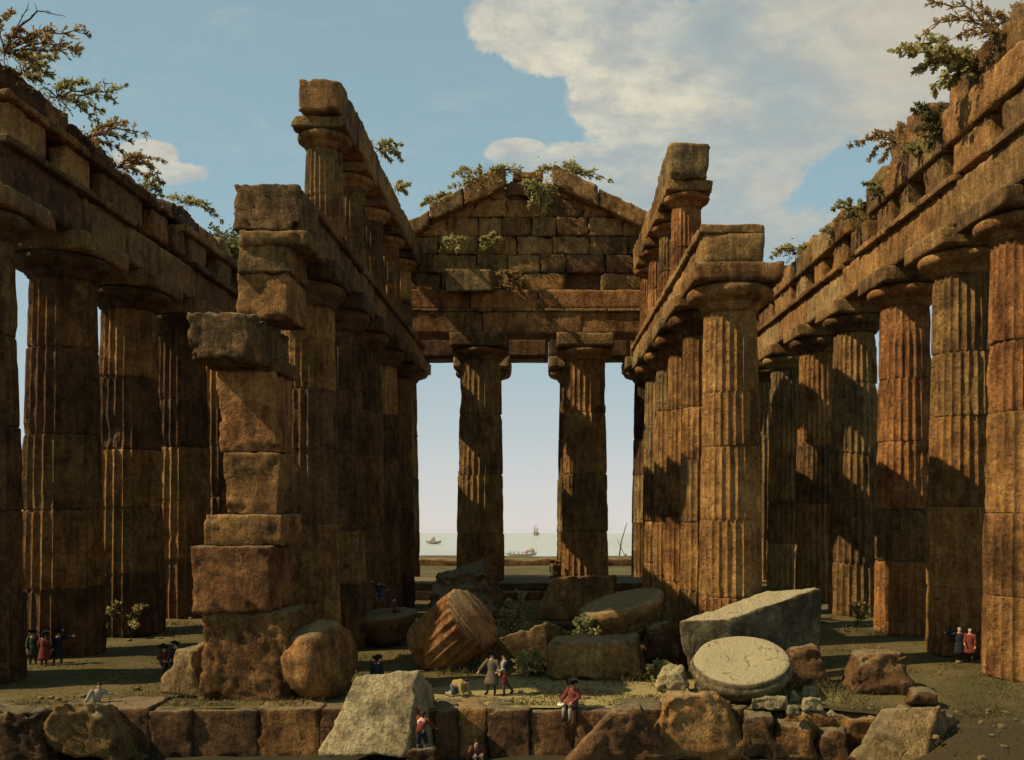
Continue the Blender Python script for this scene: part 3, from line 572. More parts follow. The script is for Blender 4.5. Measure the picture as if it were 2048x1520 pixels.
# fallen capital with its abacus, tilted
e = empty('fallen_capital', P(1250, 1330, 44), 'big overturned capital with round mouldings behind the oblong block', 'fallen capital')
Mx = frame(P(1246, 1222, 45.0), (-.24, -.08, .96))
prof = [(.02, -1.5), (1.35, -1.5), (1.4, -1.0), (1.5, -.95), (1.5, -.8), (1.44, -.78), (1.58, -.7), (1.58, -.55), (1.9, -.2), (2.15, .1), (2.25, .35), (2.2, .52), (2.0, .6), (1.95, .56), (1.7, .5), (.02, .45)]
part('echinus', place(disc_geo(prof, 18, .07), Mx), S_OLIVE, e)
part('abacus', place(hexa(box8(-2.0, 2.0, -2.0, 2.0, -2.3, -1.48), step=.2, rr=.15, amp=.1, cut=.6, seed=5), Mx), S_DARK, e)
# ---------------------------------------------------------------- plants
def tube(pts, rad, seg=5):
    V, Fc = [], []; pts = [Vector(p) for p in pts]; n = len(pts)
    for i, p in enumerate(pts):
        d = (pts[min(i+1, n-1)]-pts[max(i-1, 0)]); d = d.normalized() if d.length > 1e-6 else Vector((0, 0, 1))
        a = d.cross(Vector((0, 1, 0) if abs(d.y) < .9 else (1, 0, 0))).normalized(); b = d.cross(a)
        r = rad[i] if isinstance(rad, (list, tuple)) else rad
        rx, ry = r if isinstance(r, tuple) else (r, r)
        for s in range(seg): t = 2*math.pi*s/seg; V.append(p+a*math.cos(t)*rx+b*math.sin(t)*ry)
    for k in range(n-1):
        for s in range(seg): s2 = (s+1) % seg; Fc.append((k*seg+s, k*seg+s2, (k+1)*seg+s2, (k+1)*seg+s))
    Fc.append(tuple(range(seg))[::-1]); Fc.append(tuple((n-1)*seg+s for s in range(seg)))
    return V, Fc
def leaf(rs, p, d, l, w):
    d = d.normalized(); s = d.cross(Vector((rs.uniform(-1, 1), rs.uniform(-1, 1), rs.uniform(-1, 1)))).normalized(); n = d.cross(s)
    return [p, p+d*l*.35+s*w*.5+n*w*.1, p+d*l*.75+s*w*.35, p+d*l, p+d*l*.7-s*w*.38, p+d*l*.3-s*w*.5+n*w*.1], [(0, 1, 2, 3, 4, 5)]
def plant(name, label, cat, root, tips, m, ll=.3, lw=.14, dens=1.0, seed=0, group='shrubs growing on the ruins', bare=(), fill=0, spread=.5):
    rs = random.Random(seed); e = empty(name, root, label, cat, group); st, lf = [], []
    root = Vector(root)
    for tip, isb in [(t, False) for t in tips]+[(t, True) for t in bare]:
        tip = Vector(tip); L = (tip-root).length; n = 7; pts = []
        sag = Vector((rs.uniform(-.1, .1), rs.uniform(-.1, .1), rs.uniform(.05, .25)))*L
        for i in range(n+1):
            t = i/n; pts.append(root.lerp(tip, t)+sag*math.sin(math.pi*t)+Vector((rs.uniform(-1, 1), rs.uniform(-1, 1), rs.uniform(-1, 1)))*L*.025*(0 < i < n))
        st.append(tube(pts, [max(.012, (.022+.012*L)*(1-.75*i/n)) for i in range(n+1)]))
        for i in range(1 if isb else 2, n+1):
            for q in range(1 if isb else 4):
                d = ((pts[i]-pts[i-1]).normalized()+Vector((rs.uniform(-1, 1), rs.uniform(-1, 1), rs.uniform(-.8, 1)))*.9).normalized()
                tl = L*rs.uniform(.08, .24)*(1-.45*i/n); a = pts[i]; b = a+d*tl; mid = a.lerp(b, .5)+Vector((0, 0, tl*.12))
                st.append(tube([a, mid, b], [.02, .015, .008], 4))
                if isb: continue
                k = int(rs.uniform(5, 9)*dens)
                for z in range(k):
                    t = (z+1)/k; p = a.lerp(mid, t*2) if t < .5 else mid.lerp(b, t*2-1)
                    ld = (d+Vector((rs.uniform(-1, 1), rs.uniform(-1, 1), rs.uniform(-1, .8)))*1.0)
                    lf.append(leaf(rs, p, ld, ll*rs.uniform(.6, 1.15), lw*rs.uniform(.7, 1.2)))
    for i in range(fill):
        d = Vector((rs.gauss(0, 1), rs.gauss(0, 1)*.8, rs.gauss(0, .7)))*spread
        p = root+d
        lf.append(leaf(rs, p, Vector((rs.uniform(-1, 1), rs.uniform(-1, 1), rs.uniform(-.6, 1))), ll*rs.uniform(.6, 1.1), lw))
        if i % 6 == 0: st.append(tube([root, root.lerp(p, .5)+Vector((0, 0, .08)), p], [.02, .015, .01], 4))
    part('stems', join(*st), BARK, e); part('foliage', join(*lf), m, e, smooth=False); return e
def pp(lst, D, rs): return [P(x, y, D+rs.uniform(-.9, .9)) for x, y in lst]
PL = [('bare_branched_shrub', 'tall straggling shrub with bare forked limbs at the top left corner', (8, 105), [(95, 72), (150, 95), (168, 68), (150, 100), (60, 120), (40, 60), (20, 30)], [(55, 15), (115, 30), (100, 60)], 38.5, L_RUST, 120, .5),
      ('shrub', 'olive green shrub below the bare branched one, left entablature', (45, 150), [(110, 115), (90, 130), (100, 150), (70, 110), (80, 160)], [], 40.5, L_OLIVE, 160, .55),
      ('shrub', 'leafy green shrub reaching right, second down the left entablature', (115, 195), [(240, 178), (225, 200), (200, 220), (170, 165), (130, 165), (190, 240)], [], 43.5, L_GREEN, 220, .6),
      ('shrub', 'reddish brown shrub reaching right, third down the left entablature', (170, 280), [(285, 265), (255, 280), (240, 300), (220, 250), (245, 245), (200, 300)], [], 46.5, L_RUST, 140, .5),
      ('shrub', 'sunlit golden shrub, fourth down the left entablature', (235, 335), [(322, 322), (300, 330), (310, 345), (280, 315), (290, 350)], [], 49.5, L_RUST, 160, .5),
      ('shrub', 'small green shrub, lowest on the left entablature', (290, 372), [(325, 365), (318, 380), (300, 350), (322, 390)], [], 52.0, L_GREEN, 120, .4),
      ('grass_tuft', 'grass tuft on the pale crest block of the left entablature', (365, 405), [(340, 395), (380, 398), (400, 410), (420, 425), (440, 440)], [], 58, L_OLIVE, 100, .4),
      ('shrub', 'small shrub on the back edge of the upper left beam', (758, 300), [(800, 290), (795, 305), (780, 320), (770, 285), (802, 318)], [], 53.5, L_OLIVE, 60, .35),
      ('shrub', 'tiny sprig lower down the upper left beam', (795, 380), [(818, 370), (812, 385), (800, 365)], [], 60, L_OLIVE, 40, .3),
      ('shrub', 'spreading bush on the left half of the gable peak', (965, 365), [(910, 350), (925, 340), (960, 335), (1000, 335), (1040, 340), (1045, 355), (905, 375), (935, 385), (1020, 375)], [], 74.0, L_OLIVE, 420, .9),
      ('shrub', 'bush on the right half of the gable peak', (1120, 352), [(1070, 345), (1090, 335), (1150, 330), (1175, 345), (1190, 355), (1215, 360), (1160, 340)], [], 74.5, L_OLIVE, 260, .7),
      ('shrub', 'yellow green weeds hanging in the notch of the gable peak', (1082, 378), [(1055, 385), (1060, 410), (1075, 425), (1100, 400), (1090, 420), (1110, 380), (1050, 365)], [], 73.4, L_OLIVE, 260, .6),
      ('shrub', 'low weeds on the left slope of the gable', (870, 400), [(845, 408), (855, 398), (885, 388), (900, 390)], [], 74.0, L_OLIVE, 120, .5),
      ('weed', 'weed tuft rooted in the left courses of the gable wall', (905, 490), [(890, 480), (905, 472), (925, 480), (915, 500)], [], 73.4, L_OLIVE, 60, .35),
      ('weed', 'weed tuft rooted in the middle courses of the gable wall', (978, 485), [(965, 478), (985, 468), (1000, 480), (970, 495)], [], 73.4, L_OLIVE, 60, .35),
      ('weed', 'rust coloured weeds beside the pale block on the gable ledge', (1018, 565), [(995, 548), (1012, 545), (1035, 545), (1045, 560), (1040, 575)], [], 73.0, L_RUST, 110, .4),
      ('shrub', 'autumn leaved shrub in the top right corner', (2010, 80), [(1870, 5), (1900, 40), (1960, 10), (1940, 70), (1900, 80), (2040, 10), (2000, 30), (1860, 60)], [], 41.0, L_RUST, 260, .8),
      ('leafy_branch', 'long branch with round pale leaves leaning out against the sky at right', (1955, 145), [(1805, 105), (1830, 100), (1860, 125), (1880, 105), (1840, 140), (1870, 175), (1920, 110), (1900, 165)], [], 43.0, L_OLIVE, 60, .45),
      ('shrub', 'dense dark green bush on the right entablature', (1878, 262), [(1828, 222), (1840, 210), (1850, 240), (1880, 215), (1835, 260), (1900, 230), (1860, 290)], [], 46.0, L_DARK, 700, .55),
      ('shrub', 'reddish shrub leaning left, above the middle of the right entablature', (1795, 285), [(1705, 290), (1730, 280), (1760, 265), (1800, 250), (1740, 315), (1765, 320)], [], 50.0, L_RUST, 120, .45),
      ('shrub', 'small dark green shrub halfway down the right entablature', (1765, 385), [(1730, 368), (1740, 380), (1760, 362), (1745, 395)], [], 53.5, L_GREEN, 140, .4),
      ('shrub', 'leafy green shrub lower on the right entablature', (1712, 432), [(1668, 418), (1680, 405), (1700, 400), (1720, 405), (1690, 435), (1672, 440)], [], 58.0, L_GREEN, 160, .5),
      ('shrub', 'small pale shrub below the leafy one on the right entablature', (1672, 472), [(1645, 462), (1655, 455), (1680, 455), (1660, 480)], [], 62.0, L_OLIVE, 90, .4),
      ('shrub', 'yellowish grass tuft at the far end of the right entablature', (1590, 508), [(1545, 512), (1560, 500), (1580, 492), (1610, 492), (1620, 500)], [], 72.0, L_OLIVE, 130, .6),
      ('shrub', 'grassy growth on the right entablature edge between the reddish shrub and the dark bush', (1850, 300), [(1820, 290), (1835, 310), (1810, 305)], [], 48.0, L_GREEN, 90, .4)]
for i, (nm, lb, rt, tips, bare, D, m, fill, spr) in enumerate(PL):
    rs = random.Random(i+100); far = D > 70
    big = nm == 'leafy_branch'
    plant(nm, lb, 'shrub' if nm != 'weed' else 'weed', P(*rt, D), pp(tips, D, rs), m, ll=.34 if big else (.30 if far else .22), lw=.22 if big else (.11 if far else .085), dens=.8 if big else 1.15, seed=i, bare=pp(bare, D, rs), fill=int(fill*.8), spread=spr)
GP = [('bush', 'spindly leafy bush on the grass between two left outer columns', (248, 1272), [(215, 1225), (235, 1210), (262, 1205), (282, 1215), (285, 1240), (215, 1250), (270, 1250), (225, 1265)], L_OLIVE, 150, .5),
      ('bush', 'leafy bush amid the rubble, left of the broken block', (1025, 1262), [(1005, 1225), (1020, 1205), (1042, 1190), (1048, 1215), (1000, 1245), (1045, 1240)], L_OLIVE, 180, .5),
      ('bush', 'leafy bush beside the man in red breeches', (1062, 1352), [(1035, 1325), (1045, 1310), (1070, 1308), (1085, 1318), (1095, 1335), (1040, 1345)], L_OLIVE, 160, .35),
      ('bush', 'dark bush growing before the fallen capital', (1172, 1285), [(1155, 1245), (1170, 1232), (1185, 1240), (1195, 1262), (1150, 1268)], L_GREEN, 160, .4),
      ('bush', 'tiny round bush at the foot of the right outer colonnade', (1715, 1250), [(1705, 1215), (1718, 1208), (1732, 1215), (1735, 1230)], L_OLIVE, 60, .3),
      ('bush', 'small dark tuft left of the knobbly rock', (1312, 1362), [(1300, 1335), (1315, 1325), (1330, 1328), (1340, 1340)], L_GREEN, 80, .25)]
for i, (nm, lb, rt, tips, m, fill, spr) in enumerate(GP):
    rs = random.Random(i+200); D = 14350/(rt[1]-1000)
    if i == 1: D = 50
    if i == 3: D = 43.2
    plant(nm, lb, 'bush', P(*rt, D), pp(tips, D, rs), m, ll=.24, lw=.12, dens=.9, seed=50+i, fill=fill, spread=spr, group='bushes on the temple floor')
# a distant leafy tree beyond the left colonnade
rs = random.Random(77); D = 125
e = empty('distant_tree', P(455, 1090, D), 'hazy leafy tree behind the end of the left entablature', 'tree')
b0 = P(455, 1090, D); tr = [tube([b0, P(452, 800, D), P(458, 560, D)], [1.4, 1.0, .5], 8)]; lf = []
for i in range(22):
    t = P(rs.gauss(458, 16), rs.uniform(462, 620), D+rs.uniform(-2, 2)); tr.append(tube([P(455, rs.uniform(600, 760), D), t], [.35, .06], 5))
    for j in range(150): p = t+Vector((rs.gauss(0, 1.1), rs.gauss(0, 1.1), rs.gauss(0, .9))); lf.append(leaf(rs, p, Vector((rs.uniform(-1, 1), rs.uniform(-1, 1), rs.uniform(-1, 1))), .7, .35))
part('trunk', join(*tr), BARK, e); part('crown', join(*lf), L_DARK, e, smooth=False)
# grass
rs = random.Random(12); V, Fc = [], []
def blade(x, y, z, h, w, lean):
    a = rs.uniform(0, 6.28); dx, dy = math.cos(a)*w, math.sin(a)*w*.6; lx, ly = lean; k = len(V)
    V.extend([(x-dx, y-dy, z-.03), (x+dx, y+dy, z-.03), (x+lx*.45+dx*.6, y+ly*.45, z+h*.62), (x+lx, y+ly, z+h)]); Fc.append((k, k+1, k+2)); Fc.append((k, k+2, k+3))
def tuftf(x, y): return fbm((x, y, 0), .35, 14, 3)
cnt = 0
while cnt < 42000:
    y = 34.8+(rs.random()**1.6)*36; x = rs.uniform(-32, 28)*(y/45)
    q = tuftf(x, y)
    if q+rs.uniform(-.35, .35) < .0: continue
    z = floor_z(x, y); h = rs.uniform(.03, .085)*(1+max(0, q)*1.5)
    if x > 13 and rs.random() < .12: y = rs.uniform(30, 35); z = floor_z(x, y)
    blade(x, y, z, h, .012+.0005*y*.5, (rs.uniform(-.08, .08), rs.uniform(-.06, .06))); cnt += 1
for cx, cy, n, h0 in [(955, 1342, 110, .42), (1280, 1360, 90, .4), (1470, 1395, 60, .35), (1545, 1392, 70, .4), (1640, 1385, 140, .5), (1590, 1380, 70, .45), (1500, 1395, 60, .3), (1230, 1362, 60, .35), (905, 1350, 60, .4), (560, 1405, 90, .25), (600, 1408, 90, .25), (700, 1390, 40, .3), (1040, 1350, 60, .3), (1700, 1262, 80, .3), (1750, 1268, 80, .3), (70, 1322, 70, .2), (430, 1410, 60, .2), (340, 1400, 50, .2), (1690, 1400, 80, .35), (300, 1262, 80, .4), (350, 1250, 80, .35)]:
    g = G(cx, cy)
    for i in range(n): blade(g.x+rs.gauss(0, .55), max(34.6, g.y+rs.gauss(0, .35)), 0.0, h0*rs.uniform(.5, 1.2), .018, (rs.uniform(-.35, .35)*h0*2, rs.uniform(-.2, .2)))
top('grass', (V, Fc), L_GRASS, 'short turf and longer tufts over the temple floor', 'grass', kind='stuff', smooth=False)
# small rubble, nobody could count it
gs = []
for i in range(420):
    y = 34.9+(rs.random()**2)*26; x = rs.uniform(-26, 24)*(y/45); s = rs.uniform(.03, .12)
    if i % 14 == 0: x = rs.uniform(14.5, 20); y = rs.uniform(30, 35)
    gs.append(hexa(box8(x-s, x+s*1.2, y-s, y+s, floor_z(x, y)-.03, floor_z(x, y)+s, s*.3, rs), step=.2, rr=s*.5, amp=.02, seed=i))
top('rubble', join(*gs), S_GREY, 'fine stone chips strewn over the temple floor', 'rubble', kind='stuff')
# ---------------------------------------------------------------- people (local frame: facing -Y, X to the viewer's right)
def stand():
    return dict(pelvis=(0, 0, .93), waist=(0, 0, 1.08), chest=(0, 0, 1.28), neck=(0, 0, 1.46), head=(0, -.01, 1.58), crown=(0, 0, 1.68),
                shL=(-.18, 0, 1.40), elL=(-.25, .02, 1.14), wrL=(-.25, -.08, .90), shR=(.18, 0, 1.40), elR=(.25, .02, 1.14), wrR=(.25, -.08, .90),
                hpL=(-.10, 0, .90), knL=(-.12, -.02, .50), anL=(-.12, .02, .09), toL=(-.14, -.15, .04), hpR=(.10, 0, .90), knR=(.12, -.02, .50), anR=(.12, .02, .09), toR=(.14, -.15, .04))
def body_mesh(J):
    V, E, Rd = [], [], []
    def v(p, r): V.append(tuple(p)); Rd.append(r); return len(V)-1
    pe = v(J['pelvis'], .13); wa = v(J['waist'], .115); ch = v(J['chest'], .14); ne = v(J['neck'], .055); he = v(J['head'], .085); cr = v(J['crown'], .075)
    E += [(pe, wa), (wa, ch), (ch, ne), (ne, he), (he, cr)]
    fw = (Vector(J['head'])-Vector(J['crown'])).cross(Vector(J['shR'])-Vector(J['shL'])).normalized()
    no = v(Vector(J['head'])+fw*.105, .016); E.append((he, no))
    for s in 'LR':
        a = v(J['sh'+s], .065); b = v(J['el'+s], .045); c = v(J['wr'+s], .03); E += [(ch, a), (a, b), (b, c)]
        d = (Vector(J['wr'+s])-Vector(J['el'+s])).normalized(); side = d.cross(Vector((0, 1, 0)) if abs(d.y) < .9 else Vector((1, 0, 0))).normalized(); up = d.cross(side)
        pm = v(Vector(J['wr'+s])+d*.06, .032); E.append((c, pm))
        for k, (o, l) in enumerate(((-.027, .07), (-.009, .085), (.009, .08), (.027, .062))):
            f1 = v(Vector(J['wr'+s])+d*.10+side*o, .009); f2 = v(Vector(J['wr'+s])+d*(.10+l*.6)+side*o*1.1+up*.012, .008); f3 = v(Vector(J['wr'+s])+d*(.10+l)+side*o*1.1+up*.03, .007); E += [(pm, f1), (f1, f2), (f2, f3)]
        th = v(Vector(J['wr'+s])+d*.06+side*.045+up*.01, .011); t2 = v(Vector(J['wr'+s])+d*.10+side*.062+up*.02, .009); E += [(pm, th), (th, t2)]
        a = v(J['hp'+s], .09); b = v(J['kn'+s], .06); c = v(J['an'+s], .04); d2 = v(J['to'+s], .035); E += [(pe, a), (a, b), (b, c), (c, d2)]
    return V, E, Rd
def ell(p, rx, ry, rz, n=10, m=7):
    V, Fc = [], []
    for i in range(m+1):
        t = math.pi*i/m
        for s in range(n): a = 2*math.pi*s/n; V.append(Vector(p)+Vector((rx*math.sin(t)*math.cos(a), ry*math.sin(t)*math.sin(a), rz*math.cos(t))))
    for i in range(m):
        for s in range(n): s2 = (s+1) % n; Fc.append((i*n+s, (i+1)*n+s, (i+1)*n+s2, i*n+s2))
    return V, Fc
def ringloft(rings, seg=16, seed=0, fold=0):
    """rings: (centre, rx, ry); a garment closed round the body"""
    V, Fc = [], []
    for k, (c, rx, ry) in enumerate(rings):
        for s in range(seg):
            a = 2*math.pi*s/seg; f = 1+fold*math.sin(a*5+seed)*(k/len(rings)); V.append(Vector(c)+Vector((rx*math.cos(a)*f, ry*math.sin(a)*f, 0)))
    for k in range(len(rings)-1):
        for s in range(seg): s2 = (s+1) % seg; Fc.append((k*seg+s, k*seg+s2, (k+1)*seg+s2, (k+1)*seg+s))
    Fc.append(tuple(range(seg))); Fc.append(tuple((len(rings)-1)*seg+s for s in range(seg))[::-1]); return V, Fc
def tricorn(J, s=1.0):
    c = Vector(J['crown']); u = (c-Vector(J['head'])).normalized(); q = u.to_track_quat('Z', 'Y'); V, Fc = [], []; seg = 24
    for k, (r, z) in enumerate([(.085, .075), (.10, .05), (.11, .0), (.17, .0), (.215, .05)]):
        for i in range(seg):
            a = 2*math.pi*i/seg; rr = r*(1+.16*math.cos(3*(a+math.pi/2))*(k > 2)); zz = z+(.045*(1-math.cos(3*(a+math.pi/2))) if k == 4 else 0)
            V.append(c+q @ Vector((rr*math.cos(a)*s, rr*math.sin(a)*s, (zz-.005)*s)))
    for k in range(4):
        for i in range(seg): i2 = (i+1) % seg; Fc.append((k*seg+i, k*seg+i2, (k+1)*seg+i2, (k+1)*seg+i))
    Fc.append(tuple(range(seg))); return V, Fc
def person(loc, rz, label, J, coat=None, coat_len=.5, hat='tricorn', hair=HAIR, breeches=STOCK, shirt=None, stock=STOCK, group='visitors among the ruins', scale=1.0, hold=None):
    e = empty('person', loc, label, 'person', group, rz); e.scale = (scale,)*3
    V, E, Rd = body_mesh(J)
    me = bpy.data.meshes.new('body'); me.from_pydata(V, E, []); me.materials.append(SKIN)
    b = bpy.data.objects.new('body', me); C.objects.link(b); b.parent = e
    sk = b.modifiers.new('Skin', 'SKIN'); sk.use_smooth_shade = True
    for i, r in enumerate(Rd): me.skin_vertices[0].data[i].radius = (r, r); me.skin_vertices[0].data[i].use_root = (i == 0)
    ss = b.modifiers.new('Sub', 'SUBSURF'); ss.levels = 1; ss.render_levels = 1
    j = {k: Vector(v) for k, v in J.items()}; Z0 = (0, 0, 0)
    fw = (j['head']-j['crown']).cross(j['shR']-j['shL']).normalized(); sd_ = (j['shR']-j['shL']).normalized()
    for s in (-1, 1): part('eye', ell(j['head']+fw*.088+sd_*s*.032+(j['crown']-j['head'])*.12, .012, .012, .010, 6, 4), BLACK, e, Z0)
    def garment(m, name, ex=.0):
        g = [tube([j['pelvis'], j['waist'], j['chest'], j['chest'].lerp(j['neck'], .62), j['neck']], [(.17+ex, .14+ex), (.155+ex, .125+ex), (.195+ex, .15+ex), (.15+ex, .11+ex), .07], 14)]
        for s in 'LR': g.append(tube([j['chest'].lerp(j['sh'+s], .6), j['sh'+s], j['sh'+s].lerp(j['el'+s], .5), j['el'+s], j['el'+s].lerp(j['wr'+s], .5), j['wr'+s].lerp(j['el'+s], .04)], [.09, .088+ex, .072+ex, .062+ex, .055+ex, .06+ex], 10))
        return g
    leg = []
    for s in 'LR': leg.append(tube([j['pelvis'].lerp(j['hp'+s], .6), j['hp'+s], j['hp'+s].lerp(j['kn'+s], .5), j['kn'+s], j['kn'+s].lerp(j['an'+s], .12)], [.12, .115, .095, .078, .06], 10))
    part('breeches', join(*leg), breeches, e, Z0)
    leg = [tube([j['kn'+s].lerp(j['an'+s], .08), j['kn'+s].lerp(j['an'+s], .35), j['an'+s]], [.064, .066, .045], 8) for s in 'LR']; part('stockings', join(*leg), stock, e, Z0)
    for s in 'LR': part('shoe', tube([j['an'+s], j['an'+s].lerp(j['to'+s], .4), j['to'+s]], [.05, .05, .04], 8), BLACK, e, Z0)
    if shirt: part('waistcoat', join(*garment(shirt, 'w')), shirt, e, Z0)
    if coat:
        g = garment(coat, 'c', .018)
        if coat_len > .12:
            k = (j['knL']+j['knR'])/2; hp = j['pelvis']; t = coat_len/.45
            end = hp.lerp(k, t) if t <= 1 else k+(k-hp).normalized()*(coat_len-.45)
            d = (end-hp); wid = .19+.12*min(1, t)
            g.append(tube([j['waist'], hp, hp+d*.4, hp+d*.75, end], [(.165, .14), (.19, .16), (wid*.85, .19), (wid*.97, .21), (wid, .225)], 18))
        part('coat', join(*g), coat, e, Z0)
    if hat == 'tricorn': part('hat', tricorn(J, 1.1), BLACK, e, Z0)
    part('hair', join(ell(j['crown'].lerp(j['head'], .3)-fw*.028, .098, .098, .085), ell(j['head']-fw*.07-(j['crown']-j['head'])*.3, .06, .06, .09)), hair, e, Z0)
    if hold: part(hold[0], tube(*hold[1]), hold[2], e, Z0)
    return e
def J_(**k): j = stand(); j.update(k); return j
g = G(984, 1390); person((g.x, g.y, 0), R(-15), 'man in long grey brown coat and black hat standing at centre, arm out', J_(elL=(-.36, -.05, 1.20), wrL=(-.50, -.15, 1.0), elR=(.28, 0, 1.15), wrR=(.34, -.12, .98), knL=(-.15, -.04, .5), anL=(-.2, -.02, .09), toL=(-.25, -.17, .04)), BROWN, .52, scale=1.03)
g = G(1008, 1391); person((g.x, g.y, 0), R(-70), 'man in navy jacket, white waistcoat and red breeches, standing at centre', J_(elL=(-.24, -.08, 1.15), wrL=(-.05, -.25, 1.05), elR=(.24, -.05, 1.15), wrR=(.05, -.24, 1.0), knR=(.12, -.05, .5), anR=(.10, -.02, .09), knL=(-.10, .12, .52), anL=(-.12, .42, .12), toL=(-.12, .30, .04)), None, .0, hat=None, breeches=RED, shirt=WHITE, scale=1.03)
o = C.objects[-1]
g2 = [x for x in bpy.data.objects if x.name.startswith('person')][-1]
part('jacket', join(tube([(0, .04, .98), (0, .06, 1.15), (0, .07, 1.32), (0, .05, 1.44)], [(.175, .11), (.18, .12), (.20, .13), (.13, .08)], 12), tube([(-.18, .02, 1.4), (-.22, -.02, 1.28), (-.24, -.08, 1.15)], [.095, .085, .07], 8), tube([(.18, .02, 1.4), (.22, -.02, 1.28), (.24, -.05, 1.15)], [.095, .085, .07], 8)), NAVY, g2, (0, 0, 0))
g = G(928, 1392); person((g.x-.1, g.y-.15, 0.02), R(55), 'man in a yellow shirt crawling on hands and knees at the platform edge', dict(pelvis=(0, .38, .46), waist=(0, .22, .50), chest=(0, .02, .52), neck=(0, -.18, .56), head=(0, -.30, .62), crown=(0, -.34, .73), shL=(-.18, -.10, .52), elL=(-.24, -.18, .28), wrL=(-.22, -.32, .06), shR=(.18, -.10, .52), elR=(.26, -.16, .28), wrR=(.26, -.30, .06),
       hpL=(-.10, .40, .42), knL=(-.14, .30, .07), anL=(-.13, .74, .08), toL=(-.13, .86, .04), hpR=(.10, .40, .42), knR=(.14, .34, .07), anR=(.13, .78, .08), toR=(.13, .90, .04)), YELLOW, .0, hat=None, breeches=BLUE, stock=WHITE)
g = P(1146, 1428, 34.35); sit = dict(pelvis=(0, .05, .12), waist=(0, .06, .28), chest=(0, .02, .50), neck=(0, -.03, .67), head=(0, -.07, .78), crown=(0, -.08, .89), shL=(-.18, 0, .62), elL=(-.30, -.06, .38), wrL=(-.40, -.18, .20), shR=(.18, 0, .62), elR=(.28, -.04, .40), wrR=(.10, -.24, .24),
       hpL=(-.1, 0, .10), knL=(-.12, -.42, .10), anL=(-.12, -.46, -.32), toL=(-.12, -.58, -.38), hpR=(.1, 0, .10), knR=(.13, -.42, .10), anR=(.16, -.50, -.34), toR=(.17, -.62, -.40))
p5 = person((g.x, 34.5, .02), R(-32), 'man in a red coat and black tricorn hat seated on the platform edge, drawing', sit, RED, .28, group='visitors among the ruins', stock=WHITE)
p5.scale = (1.12,)*3
top('drawing_sheet', hexa([(g.x-.62, 34.30, .13), (g.x-.16, 34.25, .15), (g.x-.14, 34.60, .17), (g.x-.60, 34.65, .15), (g.x-.62, 34.30, .15), (g.x-.16, 34.25, .17), (g.x-.14, 34.60, .19), (g.x-.60, 34.65, .17)], step=.2, rr=.004, amp=0), PAPER, 'white sheet of paper beside the seated draughtsman', 'paper')
rock('small_stone', 'rough dark stone at the foot of the huge pale slab, under the climbing man', 'stone', [(815, 1500), (868, 1500), (880, 1540), (800, 1540)], 32.2, (0, .6, 0), S_DARK, None, rr=.15, seed=71)
person((P(842, 1500, 32.4).x, 32.4, -1.3), R(160), 'man in a red shirt climbing beside the huge pale slab, seen from behind', J_(pelvis=(.05, .0, .88), chest=(.02, -.12, 1.22), neck=(0, -.18, 1.38), head=(0, -.22, 1.50), crown=(0, -.22, 1.60), shL=(-.18, -.14, 1.34), shR=(.18, -.14, 1.34), elR=(.30, -.35, 1.42), wrR=(.36, -.50, 1.62), elL=(-.30, -.25, 1.12), wrL=(-.35, -.42, 1.0), knL=(-.14, -.16, .52)), None, .0, hat=None, shirt=RED, breeches=NAVY)
g = P(66, 1330, 43.4); person((g.x, g.y, 0), R(25), 'man in green coat, leftmost of the three men by the left columns', J_(), GREEN, .45, scale=.98)
g = P(88, 1330, 42.9); person((g.x, g.y, 0), R(175), 'man in long red coat, middle of the three men by the left columns', J_(), RED, .58, scale=.98)
g = P(117, 1330, 43.2); person((g.x, g.y, 0), R(15), 'man pointing right, rightmost of the three men by the left columns', J_(elR=(.42, -.05, 1.40), wrR=(.64, -.12, 1.46), knL=(-.15, -.05, .5), anL=(-.22, .0, .09), knR=(.14, 0, .5)), NAVY, .42, shirt=WHITE, scale=1.0)
g = G(1919, 1323); person((g.x, g.y, 0), R(-12), 'man in a dark coat pointing left, beside the right outer columns', J_(elL=(-.42, 0, 1.36), wrL=(-.64, -.05, 1.44)), NAVY, .58, hat=None, hair=WIG)
g = G(1940, 1326); person((g.x, g.y, 0), R(-40), 'man in red coat walking by the right outer columns beside a pointing man', J_(knL=(-.1, .1, .52), anL=(-.12, .38, .12), toL=(-.12, .26, .04), wrL=(-.20, -.22, 1.0)), RED, .45, hat=None, hair=WIG)
g = P(198, 1404, 35.2); person((g.x, 35.0, -.05), R(25), 'man in pale shirt sitting behind the peaked boulder at lower left', dict(sit, elR=(.36, -.10, .52), wrR=(.60, -.2, .50), chest=(.06, .0, .50), neck=(.08, -.02, .68), head=(.1, -.05, .79), crown=(.1, -.05, .9)), None, .0, hat=None, shirt=WHITE, breeches=BROWN)
g = G(322, 1345); person((g.x, g.y+.3, 0), R(40), 'dim seated figure in maroon behind the grey triangular rock', dict(sit, knL=(-.12, -.42, .42), anL=(-.12, -.46, .08), toL=(-.12, -.58, .04), knR=(.13, -.42, .42), anR=(.16, -.5, .08), toR=(.17, -.62, .04), pelvis=(0, .05, .42), hpL=(-.1, 0, .42), hpR=(.1, 0, .42), waist=(0, .06, .58), chest=(0, .02, .78), neck=(0, -.03, .95), head=(0, -.07, 1.06), crown=(0, -.08, 1.17), shL=(-.18, 0, .9), shR=(.18, 0, .9), elL=(-.28, -.06, .66), elR=(.28, -.06, .66), wrL=(-.1, -.25, .55), wrR=(.1, -.25, .55)), DUSK, .3)
g = G(344, 1345); person((g.x+.1, g.y+.2, -.25), R(-20), 'dim figure in a dark blue coat and hat behind the grey triangular rock', J_(), NAVY, .4, scale=.95)
